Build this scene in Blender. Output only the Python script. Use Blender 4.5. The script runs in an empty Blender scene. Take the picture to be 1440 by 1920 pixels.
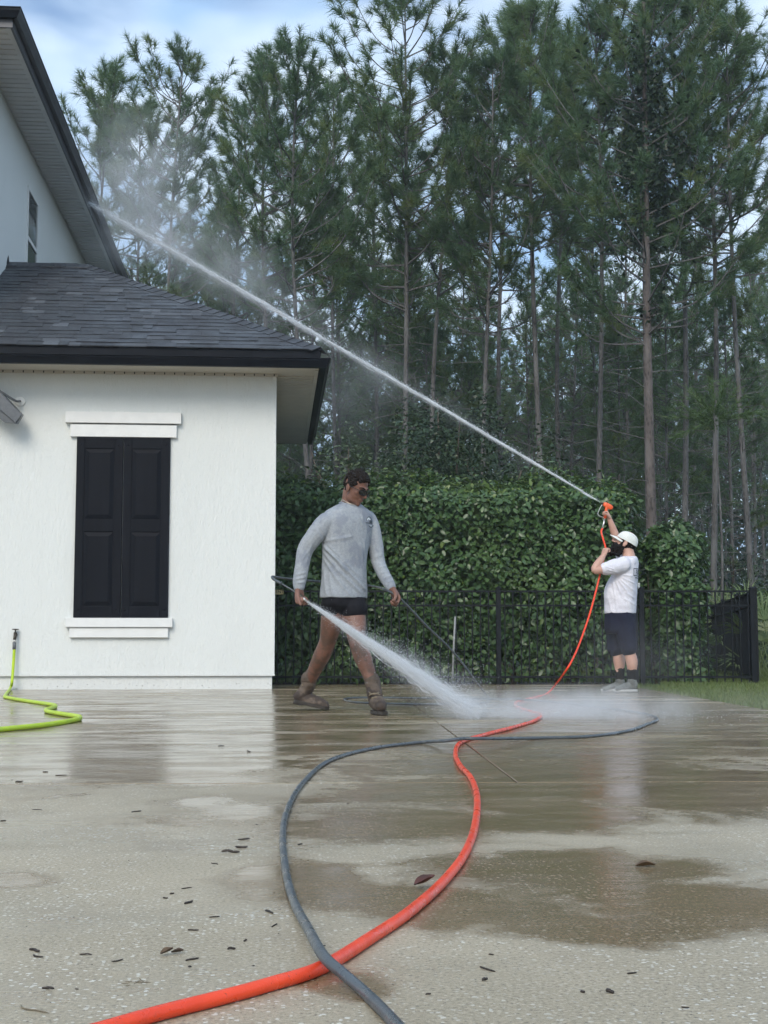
import bpy, bmesh, math, random
import numpy as np
from mathutils import Vector, Matrix, Euler, noise as mnoise
from mathutils.bvhtree import BVHTree

random.seed(7)
SC = bpy.context.scene
COL = SC.collection
# ---------------------------------------------------------------- camera
F, CXP, CYP = 2600.0, 720.0, 960.0
PITCH = math.atan(252.0 / F)
YAW = math.atan(205.0 * math.cos(PITCH) / F)
EYE = Vector((0, 0, 0.5))
cam_data = bpy.data.cameras.new('camera')
cam_data.sensor_width = 36.0
cam_data.lens = F / 1920.0 * 36.0
cam_data.clip_start = 0.05
cam_data.clip_end = 3000.0
cam = bpy.data.objects.new('camera', cam_data)
COL.objects.link(cam)
cam.location = EYE
cam.rotation_euler = (math.pi / 2 + PITCH, 0, -YAW)
SC.camera = cam
# ---------------------------------------------------------------- sky
SUN_EL, SUN_AZ = math.radians(36), math.radians(199)   # azimuth clockwise from +Y: behind the camera, a little to the left
world = bpy.data.worlds.new('World')
SC.world = world
world.use_nodes = True
wt = world.node_tree
wt.nodes.clear()
w_out = wt.nodes.new('ShaderNodeOutputWorld')
w_bg = wt.nodes.new('ShaderNodeBackground')
w_bg.inputs['Strength'].default_value = 0.12
w_sky = wt.nodes.new('ShaderNodeTexSky')
w_sky.sky_type = 'NISHITA'
w_sky.sun_disc = False
w_sky.sun_elevation = SUN_EL
w_sky.sun_rotation = SUN_AZ
w_tc = wt.nodes.new('ShaderNodeTexCoord')
w_sep = wt.nodes.new('ShaderNodeSeparateXYZ')
wt.links.new(w_tc.outputs['Generated'], w_sep.inputs[0])
w_add = wt.nodes.new('ShaderNodeMath'); w_add.operation = 'ADD'; w_add.inputs[1].default_value = 0.22
wt.links.new(w_sep.outputs['Z'], w_add.inputs[0])
w_max = wt.nodes.new('ShaderNodeMath'); w_max.operation = 'MAXIMUM'; w_max.inputs[1].default_value = 0.05
wt.links.new(w_add.outputs[0], w_max.inputs[0])
w_dx = wt.nodes.new('ShaderNodeMath'); w_dx.operation = 'DIVIDE'
w_dy = wt.nodes.new('ShaderNodeMath'); w_dy.operation = 'DIVIDE'
wt.links.new(w_sep.outputs['X'], w_dx.inputs[0]); wt.links.new(w_max.outputs[0], w_dx.inputs[1])
wt.links.new(w_sep.outputs['Y'], w_dy.inputs[0]); wt.links.new(w_max.outputs[0], w_dy.inputs[1])
w_cmb = wt.nodes.new('ShaderNodeCombineXYZ')
wt.links.new(w_dx.outputs[0], w_cmb.inputs[0]); wt.links.new(w_dy.outputs[0], w_cmb.inputs[1])
w_n = wt.nodes.new('ShaderNodeTexNoise')
w_n.inputs['Scale'].default_value = 1.7; w_n.inputs['Detail'].default_value = 5; w_n.inputs['Roughness'].default_value = 0.55
w_n.inputs['Distortion'].default_value = 0.25
wt.links.new(w_cmb.outputs[0], w_n.inputs['Vector'])
w_cov = wt.nodes.new('ShaderNodeMapRange')
w_cov.inputs['From Min'].default_value = 0.37; w_cov.inputs['From Max'].default_value = 0.52
w_cov.interpolation_type = 'SMOOTHSTEP'
wt.links.new(w_n.outputs['Fac'], w_cov.inputs['Value'])
w_n2 = wt.nodes.new('ShaderNodeTexNoise')
w_n2.inputs['Scale'].default_value = 4.2; w_n2.inputs['Detail'].default_value = 3
wt.links.new(w_cmb.outputs[0], w_n2.inputs['Vector'])
w_cc = wt.nodes.new('ShaderNodeMix'); w_cc.data_type = 'RGBA'
w_cc.inputs['A'].default_value = (2.3, 3.5, 5.2, 1); w_cc.inputs['B'].default_value = (4.7, 5.5, 6.4, 1)
w_c2 = wt.nodes.new('ShaderNodeMapRange'); w_c2.inputs['From Min'].default_value = 0.35; w_c2.inputs['From Max'].default_value = 0.65
wt.links.new(w_n2.outputs['Fac'], w_c2.inputs['Value'])
wt.links.new(w_c2.outputs[0], w_cc.inputs['Factor'])
w_mix = wt.nodes.new('ShaderNodeMix'); w_mix.data_type = 'RGBA'
wt.links.new(w_cov.outputs[0], w_mix.inputs['Factor'])
wt.links.new(w_sky.outputs[0], w_mix.inputs['A']); wt.links.new(w_cc.outputs['Result'], w_mix.inputs['B'])
wt.links.new(w_mix.outputs['Result'], w_bg.inputs['Color'])
wt.links.new(w_bg.outputs[0], w_out.inputs['Surface'])
# ---------------------------------------------------------------- sun (thin overcast: soft)
sun_data = bpy.data.lights.new('sun', 'SUN')
sun_data.energy = 1.25
sun_data.angle = math.radians(28)
sun_data.color = (1.0, 0.93, 0.82)
sun = bpy.data.objects.new('sun', sun_data)
COL.objects.link(sun)
sd = Vector((math.sin(SUN_AZ) * math.cos(SUN_EL), math.cos(SUN_AZ) * math.cos(SUN_EL), math.sin(SUN_EL)))
sun.rotation_euler = sd.to_track_quat('Z', 'Y').to_euler()
# ---------------------------------------------------------------- exposure and render
SC.view_settings.view_transform = 'Standard'
SC.view_settings.look = 'None'
SC.view_settings.gamma = 1.0
SC.view_settings.exposure = 0.74
SC.view_settings.use_curve_mapping = False
SC.render.engine = 'CYCLES'
SC.cycles.use_denoising = True
SC.cycles.max_bounces = 5
SC.cycles.diffuse_bounces = 2
SC.cycles.glossy_bounces = 2
SC.cycles.transmission_bounces = 4
SC.cycles.transparent_max_bounces = 24
SC.cycles.volume_bounces = 1
SC.cycles.use_adaptive_sampling = True
SC.cycles.adaptive_threshold = 0.03
SC.cycles.time_limit = 1000
SC.cycles.volume_step_rate = 1.5
SC.cycles.sample_clamp_indirect = 6.0

# ================================================================ layout helpers
ROT = Euler((math.pi / 2 + PITCH, 0, -YAW)).to_matrix()
HEAD = Vector((math.sin(YAW), math.cos(YAW), 0))      # horizontal viewing direction
SIDE = Vector((math.cos(YAW), -math.sin(YAW), 0))     # to the right of it

def ray(px, py):
    return ROT @ Vector(((px - CXP) / F, -(py - CYP) / F, -1.0))
def on_z(px, py, z=0.0):
    r = ray(px, py); return EYE + r * ((z - EYE.z) / r.z)
def on_y(px, py, y):
    r = ray(px, py); return EYE + r * ((y - EYE.y) / r.y)
def on_x(px, py, x):
    r = ray(px, py); return EYE + r * ((x - EYE.x) / r.x)
def at(px, py, d):
    r = ray(px, py); return EYE + r * (d / r.dot(HEAD))
def project(p):
    q = ROT.transposed() @ (Vector(p) - EYE)
    return CXP + F * q.x / -q.z, CYP - F * q.y / -q.z

# ================================================================ mesh helpers
def np_mesh(name, verts, faces):
    """verts (N,3), faces (M,k) arrays with one polygon size"""
    me = bpy.data.meshes.new(name)
    verts = np.asarray(verts, dtype=np.float32); faces = np.asarray(faces, dtype=np.int32)
    k = faces.shape[1]
    me.vertices.add(len(verts)); me.vertices.foreach_set('co', verts.ravel())
    me.loops.add(faces.size); me.loops.foreach_set('vertex_index', faces.ravel())
    me.polygons.add(len(faces)); me.polygons.foreach_set('loop_start', np.arange(0, faces.size, k, dtype=np.int32))
    me.polygons.foreach_set('loop_total', np.full(len(faces), k, dtype=np.int32))
    me.update(calc_edges=True)
    return me

class MB:
    def __init__(self): self.v = []; self.f = []
    def add(self, vs, fs):
        o = len(self.v); self.v += [tuple(q) for q in vs]; self.f += [tuple(i + o for i in q) for q in fs]; return self
    def box(self, a, b):
        x0, y0, z0 = a; x1, y1, z1 = b
        return self.add([(x0,y0,z0),(x1,y0,z0),(x1,y1,z0),(x0,y1,z0),(x0,y0,z1),(x1,y0,z1),(x1,y1,z1),(x0,y1,z1)],
                        [(0,3,2,1),(4,5,6,7),(0,1,5,4),(1,2,6,5),(2,3,7,6),(3,0,4,7)])
    def obox(self, c, ax, ay, az):
        c, ax, ay, az = Vector(c), Vector(ax), Vector(ay), Vector(az)
        vs = [c + sx*ax + sy*ay + sz*az for sz in (-1,1) for sx, sy in ((-1,-1),(1,-1),(1,1),(-1,1))]
        return self.add(vs, [(0,3,2,1),(4,5,6,7),(0,1,5,4),(1,2,6,5),(2,3,7,6),(3,0,4,7)])
    def prism(self, poly, ext):
        """poly: list of 3D points (CCW seen against ext), extruded by ext"""
        n = len(poly); e = Vector(ext)
        vs = [Vector(p) for p in poly] + [Vector(p) + e for p in poly]
        fs = [tuple(range(n))[::-1], tuple(range(n, 2*n))] + [(i, (i+1) % n, n + (i+1) % n, n + i) for i in range(n)]
        return self.add(vs, fs)
    def rings(self, rings, cap=True):
        n = len(rings[0]); vs = [p for r in rings for p in r]; fs = []
        for k in range(len(rings) - 1):
            for i in range(n):
                a, b = k*n + i, k*n + (i+1) % n
                fs.append((a, b, b + n, a + n))
        if cap:
            fs.append(tuple(range(n))[::-1]); m = (len(rings)-1)*n; fs.append(tuple(range(m, m+n)))
        return self.add(vs, fs)
    def tube(self, pts, rad, seg=8, cap=True):
        pts = [Vector(p) for p in pts]
        if not hasattr(rad, '__len__'): rad = [rad]*len(pts)
        t0 = (pts[1]-pts[0]).normalized()
        u = t0.orthogonal().normalized(); out = []
        for i, p in enumerate(pts):
            t = (pts[min(i+1, len(pts)-1)] - pts[max(i-1, 0)])
            t = t.normalized() if t.length > 1e-9 else t0
            u = (u - t*u.dot(t)); u = u.normalized() if u.length > 1e-6 else t.orthogonal().normalized()
            w = t.cross(u)
            out.append([p + rad[i]*(math.cos(2*math.pi*k/seg)*u + math.sin(2*math.pi*k/seg)*w) for k in range(seg)])
        return self.rings(out, cap)
    def capsule(self, pts, rad, seg=12):
        """tube with rounded ends"""
        pts = [Vector(p) for p in pts]; rad = list(rad)
        a = (pts[0]-pts[1]).normalized(); b = (pts[-1]-pts[-2]).normalized()
        P, R = [], []
        for k in (0.98, 0.85, 0.6, 0.3):
            P.append(pts[0] + a*rad[0]*k); R.append(rad[0]*math.sqrt(1-k*k))
        P += pts; R += rad
        for k in (0.3, 0.6, 0.85, 0.98):
            P.append(pts[-1] + b*rad[-1]*k); R.append(rad[-1]*math.sqrt(1-k*k))
        return self.tube(P, R, seg)
    def ellipsoid(self, c, ax, ay, az, nu=14, nv=9):
        c, ax, ay, az = Vector(c), Vector(ax), Vector(ay), Vector(az)
        vs = [c - az]
        for j in range(1, nv):
            th = math.pi*j/nv
            for i in range(nu):
                ph = 2*math.pi*i/nu
                vs.append(c + ax*math.sin(th)*math.cos(ph) + ay*math.sin(th)*math.sin(ph) - az*math.cos(th))
        vs.append(c + az); fs = []
        for i in range(nu):
            fs.append((0, 1+(i+1) % nu, 1+i))
            m = 1+(nv-2)*nu; fs.append((len(vs)-1, m+i, m+(i+1) % nu))
        for j in range(nv-2):
            for i in range(nu):
                a, b = 1+j*nu+i, 1+j*nu+(i+1) % nu
                fs.append((a, b, b+nu, a+nu))
        return self.add(vs, fs)
    def mesh(self, name):
        me = bpy.data.meshes.new(name); me.from_pydata([tuple(v) for v in self.v], [], self.f); me.update(); return me
    def build(self, name, material, parent=None, smooth=False, bevel=0, seg=2):
        me = self.mesh(name)
        if bevel:
            bm = bmesh.new(); bm.from_mesh(me)
            bmesh.ops.bevel(bm, geom=bm.edges[:], offset=bevel, segments=seg, affect='EDGES', profile=0.5, clamp_overlap=True)
            bm.to_mesh(me); bm.free()
        return obj(name, me, material, parent, smooth)

def obj(name, me, material=None, parent=None, smooth=False):
    o = bpy.data.objects.new(name, me); COL.objects.link(o)
    if material is not None and not me.materials: me.materials.append(material)
    if smooth and len(me.polygons):
        me.polygons.foreach_set('use_smooth', np.ones(len(me.polygons), dtype=bool))
    if parent is not None:
        o.parent = parent
        o.matrix_parent_inverse = parent.matrix_basis.inverted()
    return o
def empty(name, loc=(0, 0, 0)):
    e = bpy.data.objects.new(name, None); COL.objects.link(e); e.location = loc; e.empty_display_size = 0.1
    return e
def tag(o, label=None, cat=None, group=None, kind=None):
    if label: o['label'] = label
    if cat: o['category'] = cat
    if group: o['group'] = group
    if kind: o['kind'] = kind
    return o

def spline(pts, n=8):
    """Catmull-Rom through 3D points"""
    P = [Vector(p) for p in pts]; P = [2*P[0]-P[1]] + P + [2*P[-1]-P[-2]]; out = []
    for i in range(1, len(P)-2):
        p0, p1, p2, p3 = P[i-1:i+3]
        for k in range(n):
            t = k/n
            out.append(0.5*((2*p1) + (p2-p0)*t + (2*p0-5*p1+4*p2-p3)*t*t + (3*p1-p0-3*p2+p3)*t**3))
    out.append(P[-2]); return out
def spline1(vals, n=8):
    return [v.x for v in spline([Vector((v, 0, 0)) for v in vals], n)]

def remeshed(mb, name, voxel, smooth=6, factor=0.5):
    me = mb.mesh(name + '_raw')
    o = bpy.data.objects.new(name + '_raw', me); COL.objects.link(o)
    m = o.modifiers.new('r', 'REMESH'); m.mode = 'VOXEL'; m.voxel_size = voxel; m.adaptivity = 0
    if smooth:
        s = o.modifiers.new('s', 'SMOOTH'); s.factor = factor; s.iterations = smooth
    dg = bpy.context.evaluated_depsgraph_get(); dg.update()
    out = bpy.data.meshes.new_from_object(o.evaluated_get(dg)); out.name = name
    bpy.data.objects.remove(o); bpy.data.meshes.remove(me)
    return out
def displace(me, fn):
    n = len(me.vertices); co = np.empty(n*3, np.float32); no = np.empty(n*3, np.float32)
    me.vertices.foreach_get('co', co); me.vertices.foreach_get('normal', no)
    co = co.reshape(-1, 3); no = no.reshape(-1, 3)
    co = co + no*fn(co, no)[:, None]
    me.vertices.foreach_set('co', co.astype(np.float32).ravel()); me.update()
def np_project(co):
    q = (co - np.array(EYE)) @ np.array(ROT)
    return CXP + F*q[:, 0]/-q[:, 2], CYP - F*q[:, 1]/-q[:, 2]

# ================================================================ materials
class NT:
    """thin wrapper to write node trees briefly"""
    def __init__(self, name):
        self.m = bpy.data.materials.new(name); self.m.use_nodes = True
        self.t = self.m.node_tree; self.t.nodes.clear()
        self.out = self.n('OutputMaterial')
    def n(self, typ, **kw):
        nd = self.t.nodes.new('ShaderNode' + typ)
        for k, v in kw.items(): setattr(nd, k, v)
        return nd
    def l(self, a, b): self.t.links.new(a, b)
    def val(self, sock, v):
        if hasattr(v, 'is_output'): self.l(v, sock)
        else: sock.default_value = v
    def math(self, op, a, b=None, c=None, clamp=False):
        nd = self.n('Math', operation=op, use_clamp=clamp)
        for i, v in enumerate((a, b, c)):
            if v is not None: self.val(nd.inputs[i], v)
        return nd.outputs[0]
    def mix(self, f, a, b):
        nd = self.n('Mix', data_type='RGBA')
        self.val(nd.inputs['Factor'], f)
        self.val(nd.inputs['A'], a if hasattr(a, 'is_output') else (*a, 1)); self.val(nd.inputs['B'], b if hasattr(b, 'is_output') else (*b, 1))
        return nd.outputs['Result']
    def noise(self, vec, scale, detail=4, rough=0.55, dist=0.0):
        nd = self.n('TexNoise'); self.l(vec, nd.inputs['Vector'])
        nd.inputs['Scale'].default_value = scale; nd.inputs['Detail'].default_value = detail
        nd.inputs['Roughness'].default_value = rough; nd.inputs['Distortion'].default_value = dist
        return nd.outputs['Fac']
    def ramp(self, v, a, b, lo=0.0, hi=1.0, smooth=True):
        nd = self.n('MapRange'); nd.interpolation_type = 'SMOOTHSTEP' if smooth else 'LINEAR'
        self.l(v, nd.inputs['Value']); nd.inputs['From Min'].default_value = a; nd.inputs['From Max'].default_value = b
        nd.inputs['To Min'].default_value = lo; nd.inputs['To Max'].default_value = hi
        return nd.outputs[0]
    def coord(self, which='Object'):
        if which == 'World': return self.n('NewGeometry').outputs['Position']
        return self.n('TexCoord').outputs[which]
    def scaled(self, vec, s):
        nd = self.n('VectorMath', operation='MULTIPLY'); self.l(vec, nd.inputs[0]); nd.inputs[1].default_value = s
        return nd.outputs[0]
    def bump(self, h, strength=0.3, dist=0.01):
        nd = self.n('Bump'); self.l(h, nd.inputs['Height']); nd.inputs['Strength'].default_value = strength; nd.inputs['Distance'].default_value = dist
        return nd.outputs[0]
    def principled(self, color, rough=0.6, normal=None, metallic=0.0, spec=0.5, **kw):
        p = self.n('BsdfPrincipled')
        self.val(p.inputs['Base Color'], color if hasattr(color, 'is_output') else (*color, 1))
        self.val(p.inputs['Roughness'], rough); p.inputs['Metallic'].default_value = metallic
        self.val(p.inputs['Specular IOR Level'], spec)
        if normal is not None: self.l(normal, p.inputs['Normal'])
        for k, v in kw.items(): self.val(p.inputs[k], v)
        return p.outputs[0]
    def done(self, shader, slot='Surface'):
        self.l(shader, self.out.inputs[slot]); return self.m

def simple(name, c1, c2=None, scale=20, rough=0.6, bump=0.0, bscale=80, metallic=0.0, spec=0.5, coords='World', stretch=(1, 1, 1), bdist=0.005, detail=4):
    t = NT(name); v = t.scaled(t.coord(coords), stretch)
    c = t.mix(t.ramp(t.noise(v, scale, detail), 0.3, 0.7), c1, c2 or c1)
    nb = t.bump(t.noise(v, bscale, 5), bump, bdist) if bump else None
    return t.done(t.principled(c, rough, nb, metallic, spec))

def leaf_mat(name, c1, c2, c3, rough=0.4, transl=0.22, coords_noise=1.5, per_object=False):
    t = NT(name)
    rnd = t.n('ObjectInfo').outputs['Random'] if per_object else t.n('NewGeometry').outputs['Random Per Island']
    v = t.coord('World')
    c = t.mix(rnd, c1, c2)
    c = t.mix(t.ramp(t.noise(v, coords_noise, 3), 0.5, 0.75, 0, 0.6), c, c3)
    p = t.principled(c, rough, spec=0.4)
    tr = t.n('BsdfTranslucent'); t.l(c, tr.inputs['Color'])
    ms = t.n('MixShader'); ms.inputs[0].default_value = transl
    t.l(p, ms.inputs[1]); t.l(tr.outputs[0], ms.inputs[2])
    return t.done(ms.outputs[0])

def shingle_material():
    t = NT('asphalt_shingle'); v = t.coord('World')
    r = t.n('ObjectInfo').outputs['Random']
    c = t.mix(r, (0.015, 0.017, 0.021), (0.042, 0.046, 0.053))
    c = t.mix(t.ramp(r, 0.88, 0.93), c, (0.105, 0.115, 0.13))
    c = t.mix(t.ramp(t.noise(v, 260, 3), 0.35, 0.7), c, (0.058, 0.063, 0.070))
    streak = t.ramp(t.noise(t.scaled(v, (1.6, 0.5, 0.5)), 1.1, 4), 0.42, 0.62, 0, 0.6)
    c = t.mix(streak, c, (0.025, 0.025, 0.03))
    return t.done(t.principled(c, t.ramp(t.noise(v, 3, 3), 0.3, 0.7, 0.42, 0.7), t.bump(t.noise(v, 300, 3), 0.5, 0.003)))

def stucco_material(name, c, dirt=0.0):
    t = NT(name); v = t.coord('World')
    n1 = t.noise(t.scaled(v, (1.0, 1.0, 0.45)), 55, 6, 0.65)
    n2 = t.noise(t.scaled(v, (1, 1, 0.28)), 22, 5, 0.6)
    h = t.math('ADD', t.math('MULTIPLY', n1, 0.6), n2)
    col = t.mix(t.ramp(t.noise(t.scaled(v, (1, 1, 0.4)), 1.3, 5), 0.35, 0.75, 0, 0.5), c, tuple(x*0.93 for x in c))
    if dirt:
        z = t.n('SeparateXYZ'); t.l(v, z.inputs[0])
        low = t.ramp(z.outputs['Z'], 0.02, 0.14, 1, 0)
        spots = t.math('MULTIPLY', low, t.ramp(t.noise(t.scaled(v, (1, 1, 1.5)), 26, 5, 0.7), 0.58, 0.68))
        col = t.mix(t.math('MULTIPLY', spots, dirt), col, (0.08, 0.075, 0.065))
    return t.done(t.principled(col, 0.72, t.bump(h, 0.9, 0.013), spec=0.3))

M = {}
M['stucco'] = stucco_material('white_stucco', (0.72, 0.745, 0.72))
M['foundation'] = stucco_material('painted_foundation', (0.70, 0.72, 0.70), 0.9)
M['trim'] = simple('white_trim', (0.77, 0.78, 0.76), (0.72, 0.73, 0.71), 6, 0.55, 0.15, 120)
M['soffit'] = simple('beige_soffit', (0.60, 0.57, 0.50), (0.55, 0.525, 0.465), 4, 0.55)
M['usoffit'] = simple('white_soffit', (0.62, 0.62, 0.61), (0.56, 0.56, 0.555), 4, 0.55)
M['gutter'] = simple('black_aluminium', (0.005, 0.007, 0.011), (0.008, 0.010, 0.015), 5, 0.42, 0.05, 30, spec=0.10)
M['ufascia'] = simple('grey_fascia', (0.060, 0.064, 0.075), (0.080, 0.084, 0.095), 5, 0.45)
M['shutter'] = simple('black_shutter', (0.0020, 0.0032, 0.0070), (0.0042, 0.0056, 0.0100), 3, 0.55, 0.35, 40, stretch=(4, 4, 0.3), bdist=0.004, spec=0.13)
M['shingle'] = shingle_material()
M['glass'] = simple('window_glass', (0.03, 0.04, 0.045), None, 3, 0.06, spec=0.8)
M['lamp'] = simple('grey_lamp_metal', (0.10, 0.11, 0.12), (0.13, 0.14, 0.15), 8, 0.4, 0.05, 60)
M['fence'] = simple('black_fence_metal', (0.004, 0.006, 0.009), (0.007, 0.009, 0.012), 6, 0.5, spec=0.2)
M['brass'] = simple('weathered_brass', (0.10, 0.085, 0.06), (0.05, 0.045, 0.04), 60, 0.45, 0.2, 90, metallic=0.6)
M['steel'] = simple('bright_steel', (0.65, 0.65, 0.63), (0.5, 0.5, 0.48), 60, 0.28, metallic=0.9)
M['greyrubber'] = simple('grey_rubber', (0.10, 0.11, 0.12), (0.13, 0.14, 0.15), 30, 0.5)
# ================================================================ ground
def ground_material():
    t = NT('forest_floor'); v = t.coord('World')
    c = t.mix(t.ramp(t.noise(v, 0.5, 6), 0.35, 0.65), (0.045, 0.035, 0.022), (0.035, 0.05, 0.018))
    c = t.mix(t.ramp(t.noise(v, 14, 5), 0.4, 0.7), c, (0.09, 0.06, 0.035))
    return t.done(t.principled(c, 0.9, t.bump(t.noise(v, 30, 5), 0.6, 0.03)))
mb = MB(); mb.add([(-900,-300,-0.16),(900,-300,-0.16),(900,1500,-0.16),(-900,1500,-0.16)], [(0,1,2,3)])
tag(mb.build('ground', ground_material()), kind='structure')

# driveway axes: joints seen in the photograph
J0, J1 = on_z(970, 1467), on_z(785, 1328)
ja = (J1 - J0); ja.z = 0; ja.normalize()             # runs away from the camera
jb = Vector((ja.y, -ja.x, 0))                         # to the right
def drive(u, w, z=0.0): return J0 + jb*u + ja*w + Vector((0, 0, z))

GE = [on_z(1440, 1331), on_z(1330, 1316), on_z(1240, 1301), on_z(1195, 1289), on_z(1192, 1284)]  # edge of the grass

def concrete_material():
    t = NT('wet_shell_concrete'); v = t.coord('World')
    sep = t.n('SeparateXYZ'); t.l(v, sep.inputs[0])
    warp = t.noise(v, 1.9, 4, 0.6, 0.4); warp2 = t.noise(v, 16, 4, 0.7)
    film0 = t.noise(v, 1.8, 3)
    # ---- wet patches: large flows of water with shapes of their own
    def blob(p, rx, ry, ang):
        s = t.n('VectorMath', operation='SUBTRACT'); t.l(v, s.inputs[0]); s.inputs[1].default_value = (p.x, p.y, 0)
        r = t.n('VectorRotate', rotation_type='Z_AXIS'); t.l(s.outputs[0], r.inputs['Vector']); r.inputs['Angle'].default_value = -ang
        k = t.scaled(r.outputs[0], (1/rx, 1/ry, 0))
        ln = t.n('VectorMath', operation='LENGTH'); t.l(k, ln.inputs[0])
        d = t.math('ADD', ln.outputs['Value'], t.math('MULTIPLY', t.math('SUBTRACT', warp, 0.5), 2.6))
        d = t.math('ADD', d, t.math('MULTIPLY', t.math('SUBTRACT', warp2, 0.5), 0.55))
        return t.ramp(d, 0.55, 1.15, 1, 0)
    wet = None
    specs = [(on_z(1300, 1480), 1.75, 0.95, 0.12), (on_z(1060, 1440), 1.0, 0.75, 0), (on_z(690, 1540), 0.55, 0.55, 0.1),
             (on_z(1000, 1640), 0.42, 0.34, -0.3), (on_z(1330, 1690), 0.50, 0.30, -0.35), (on_z(1120, 1745), 0.22, 0.16, -0.3), (on_z(800, 1690), 0.22, 0.30, 0.1),
             (on_z(0, 1650), 0.14, 0.16, 0), (on_z(600, 1650), 0.16, 0.42, 0.2), (on_z(650, 1850), 0.07, 0.12, 0.3), (on_z(200, 1440), 1.0, 1.1, 0.0)]
    for s in specs:
        b = blob(*s); wet = b if wet is None else t.math('MAXIMUM', wet, b)
    far = t.ramp(t.math('ADD', sep.outputs['Y'], t.math('MULTIPLY', t.math('SUBTRACT', warp, 0.5), 4.0)), 5.2, 6.6)
    streak = t.ramp(t.noise(t.scaled(v, (0.40, 1.0, 1)), 1.5, 6, 0.66), 0.48, 0.64)
    farwet = t.math('MULTIPLY', far, t.math('SUBTRACT', 1.0, t.math('MULTIPLY', streak, 0.6)))
    wet = t.math('MAXIMUM', wet, farwet)
    # ---- base concrete with exposed aggregate and shell
    base = t.mix(t.ramp(t.noise(v, 1.2, 4), 0.3, 0.7), (0.345, 0.292, 0.200), (0.438, 0.370, 0.258))
    fine = t.noise(v, 130, 4, 0.8)
    base = t.mix(t.ramp(fine, 0.50, 0.66), base, (0.555, 0.485, 0.36))
    base = t.mix(t.ramp(fine, 0.46, 0.34), base, (0.115, 0.104, 0.086))
    base = t.mix(t.ramp(warp, 0.52, 0.70, 0, 0.40), base, (0.235, 0.19, 0.135))
    nz = t.n('TexNoise'); t.l(v, nz.inputs['Vector']); nz.inputs['Scale'].default_value = 60; nz.inputs['Detail'].default_value = 2
    def flecks(scale, keep, size, seed):
        wv = t.n('VectorMath', operation='ADD'); t.l(v, wv.inputs[0])
        t.l(t.scaled(nz.outputs['Color'], (1.1/scale, 1.1/scale, 0)), wv.inputs[1])
        vo = t.n('TexVoronoi'); vo.voronoi_dimensions = '2D'; t.l(wv.outputs[0], vo.inputs['Vector']); vo.inputs['Scale'].default_value = scale
        sp = t.n('SeparateXYZ'); t.l(vo.outputs['Color'], sp.inputs[0])
        keepm = t.math('LESS_THAN', sp.outputs['X'], keep)
        sz = t.math('MULTIPLY', t.math('ADD', t.math('MULTIPLY', sp.outputs['Y'], 1.0), 0.25), size)
        return t.math('MULTIPLY', keepm, t.math('LESS_THAN', vo.outputs['Distance'], sz))
    shell = t.math('MAXIMUM', flecks(95, 0.25, 0.30, 0.0), flecks(50, 0.10, 0.18, 5.3))
    shell = t.math('MULTIPLY', shell, t.ramp(film0, 0.32, 0.60, 0.15, 0.95))
    specks = t.ramp(t.noise(v, 48, 3, 0.7), 0.70, 0.74)
    base = t.mix(specks, base, (0.05, 0.042, 0.033))
    dry = t.mix(shell, base, (0.74, 0.72, 0.64))
    wetc = t.n('Mix', data_type='RGBA', blend_type='MULTIPLY'); wetc.inputs['Factor'].default_value = 1.0
    t.l(dry, wetc.inputs['A']); wetc.inputs['B'].default_value = (0.58, 0.51, 0.43, 1)
    col = t.mix(wet, dry, wetc.outputs['Result'])
    # a thin film of water smooths the pores; damp concrete stays rough
    film = t.noise(t.scaled(v, (0.8, 2.0, 1)), 2.6, 4)
    rwet = t.ramp(film, 0.3, 0.7, 0.06, 0.26)
    damp = t.ramp(t.noise(t.scaled(v, (1, 2.2, 1)), 0.8, 5), 0.4, 0.62, 0.55, 0.26)
    rough = t.n('Mix'); t.l(wet, rough.inputs['Factor']); t.l(damp, rough.inputs['A']); t.l(rwet, rough.inputs['B'])
    h = t.math('ADD', fine, t.math('MULTIPLY', shell, 0.5))
    bs = t.math('SUBTRACT', 0.55, t.math('MULTIPLY', wet, 0.50))
    bp = t.n('Bump'); t.l(h, bp.inputs['Height']); t.l(bs, bp.inputs['Strength']); bp.inputs['Distance'].default_value = 0.004
    rip = t.n('Bump'); t.l(t.noise(t.scaled(v, (1.0, 2.2, 1)), 7, 3), rip.inputs['Height']); rip.inputs['Strength'].default_value = 0.12; rip.inputs['Distance'].default_value = 0.01
    t.l(bp.outputs[0], rip.inputs['Normal'])
    return t.done(t.principled(col, rough.outputs['Result'], rip.outputs[0], spec=0.5))
M['concrete'] = concrete_material()
M['joint'] = simple('joint_dirt', (0.035, 0.03, 0.024), (0.06, 0.052, 0.042), 30, 0.9)

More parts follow.
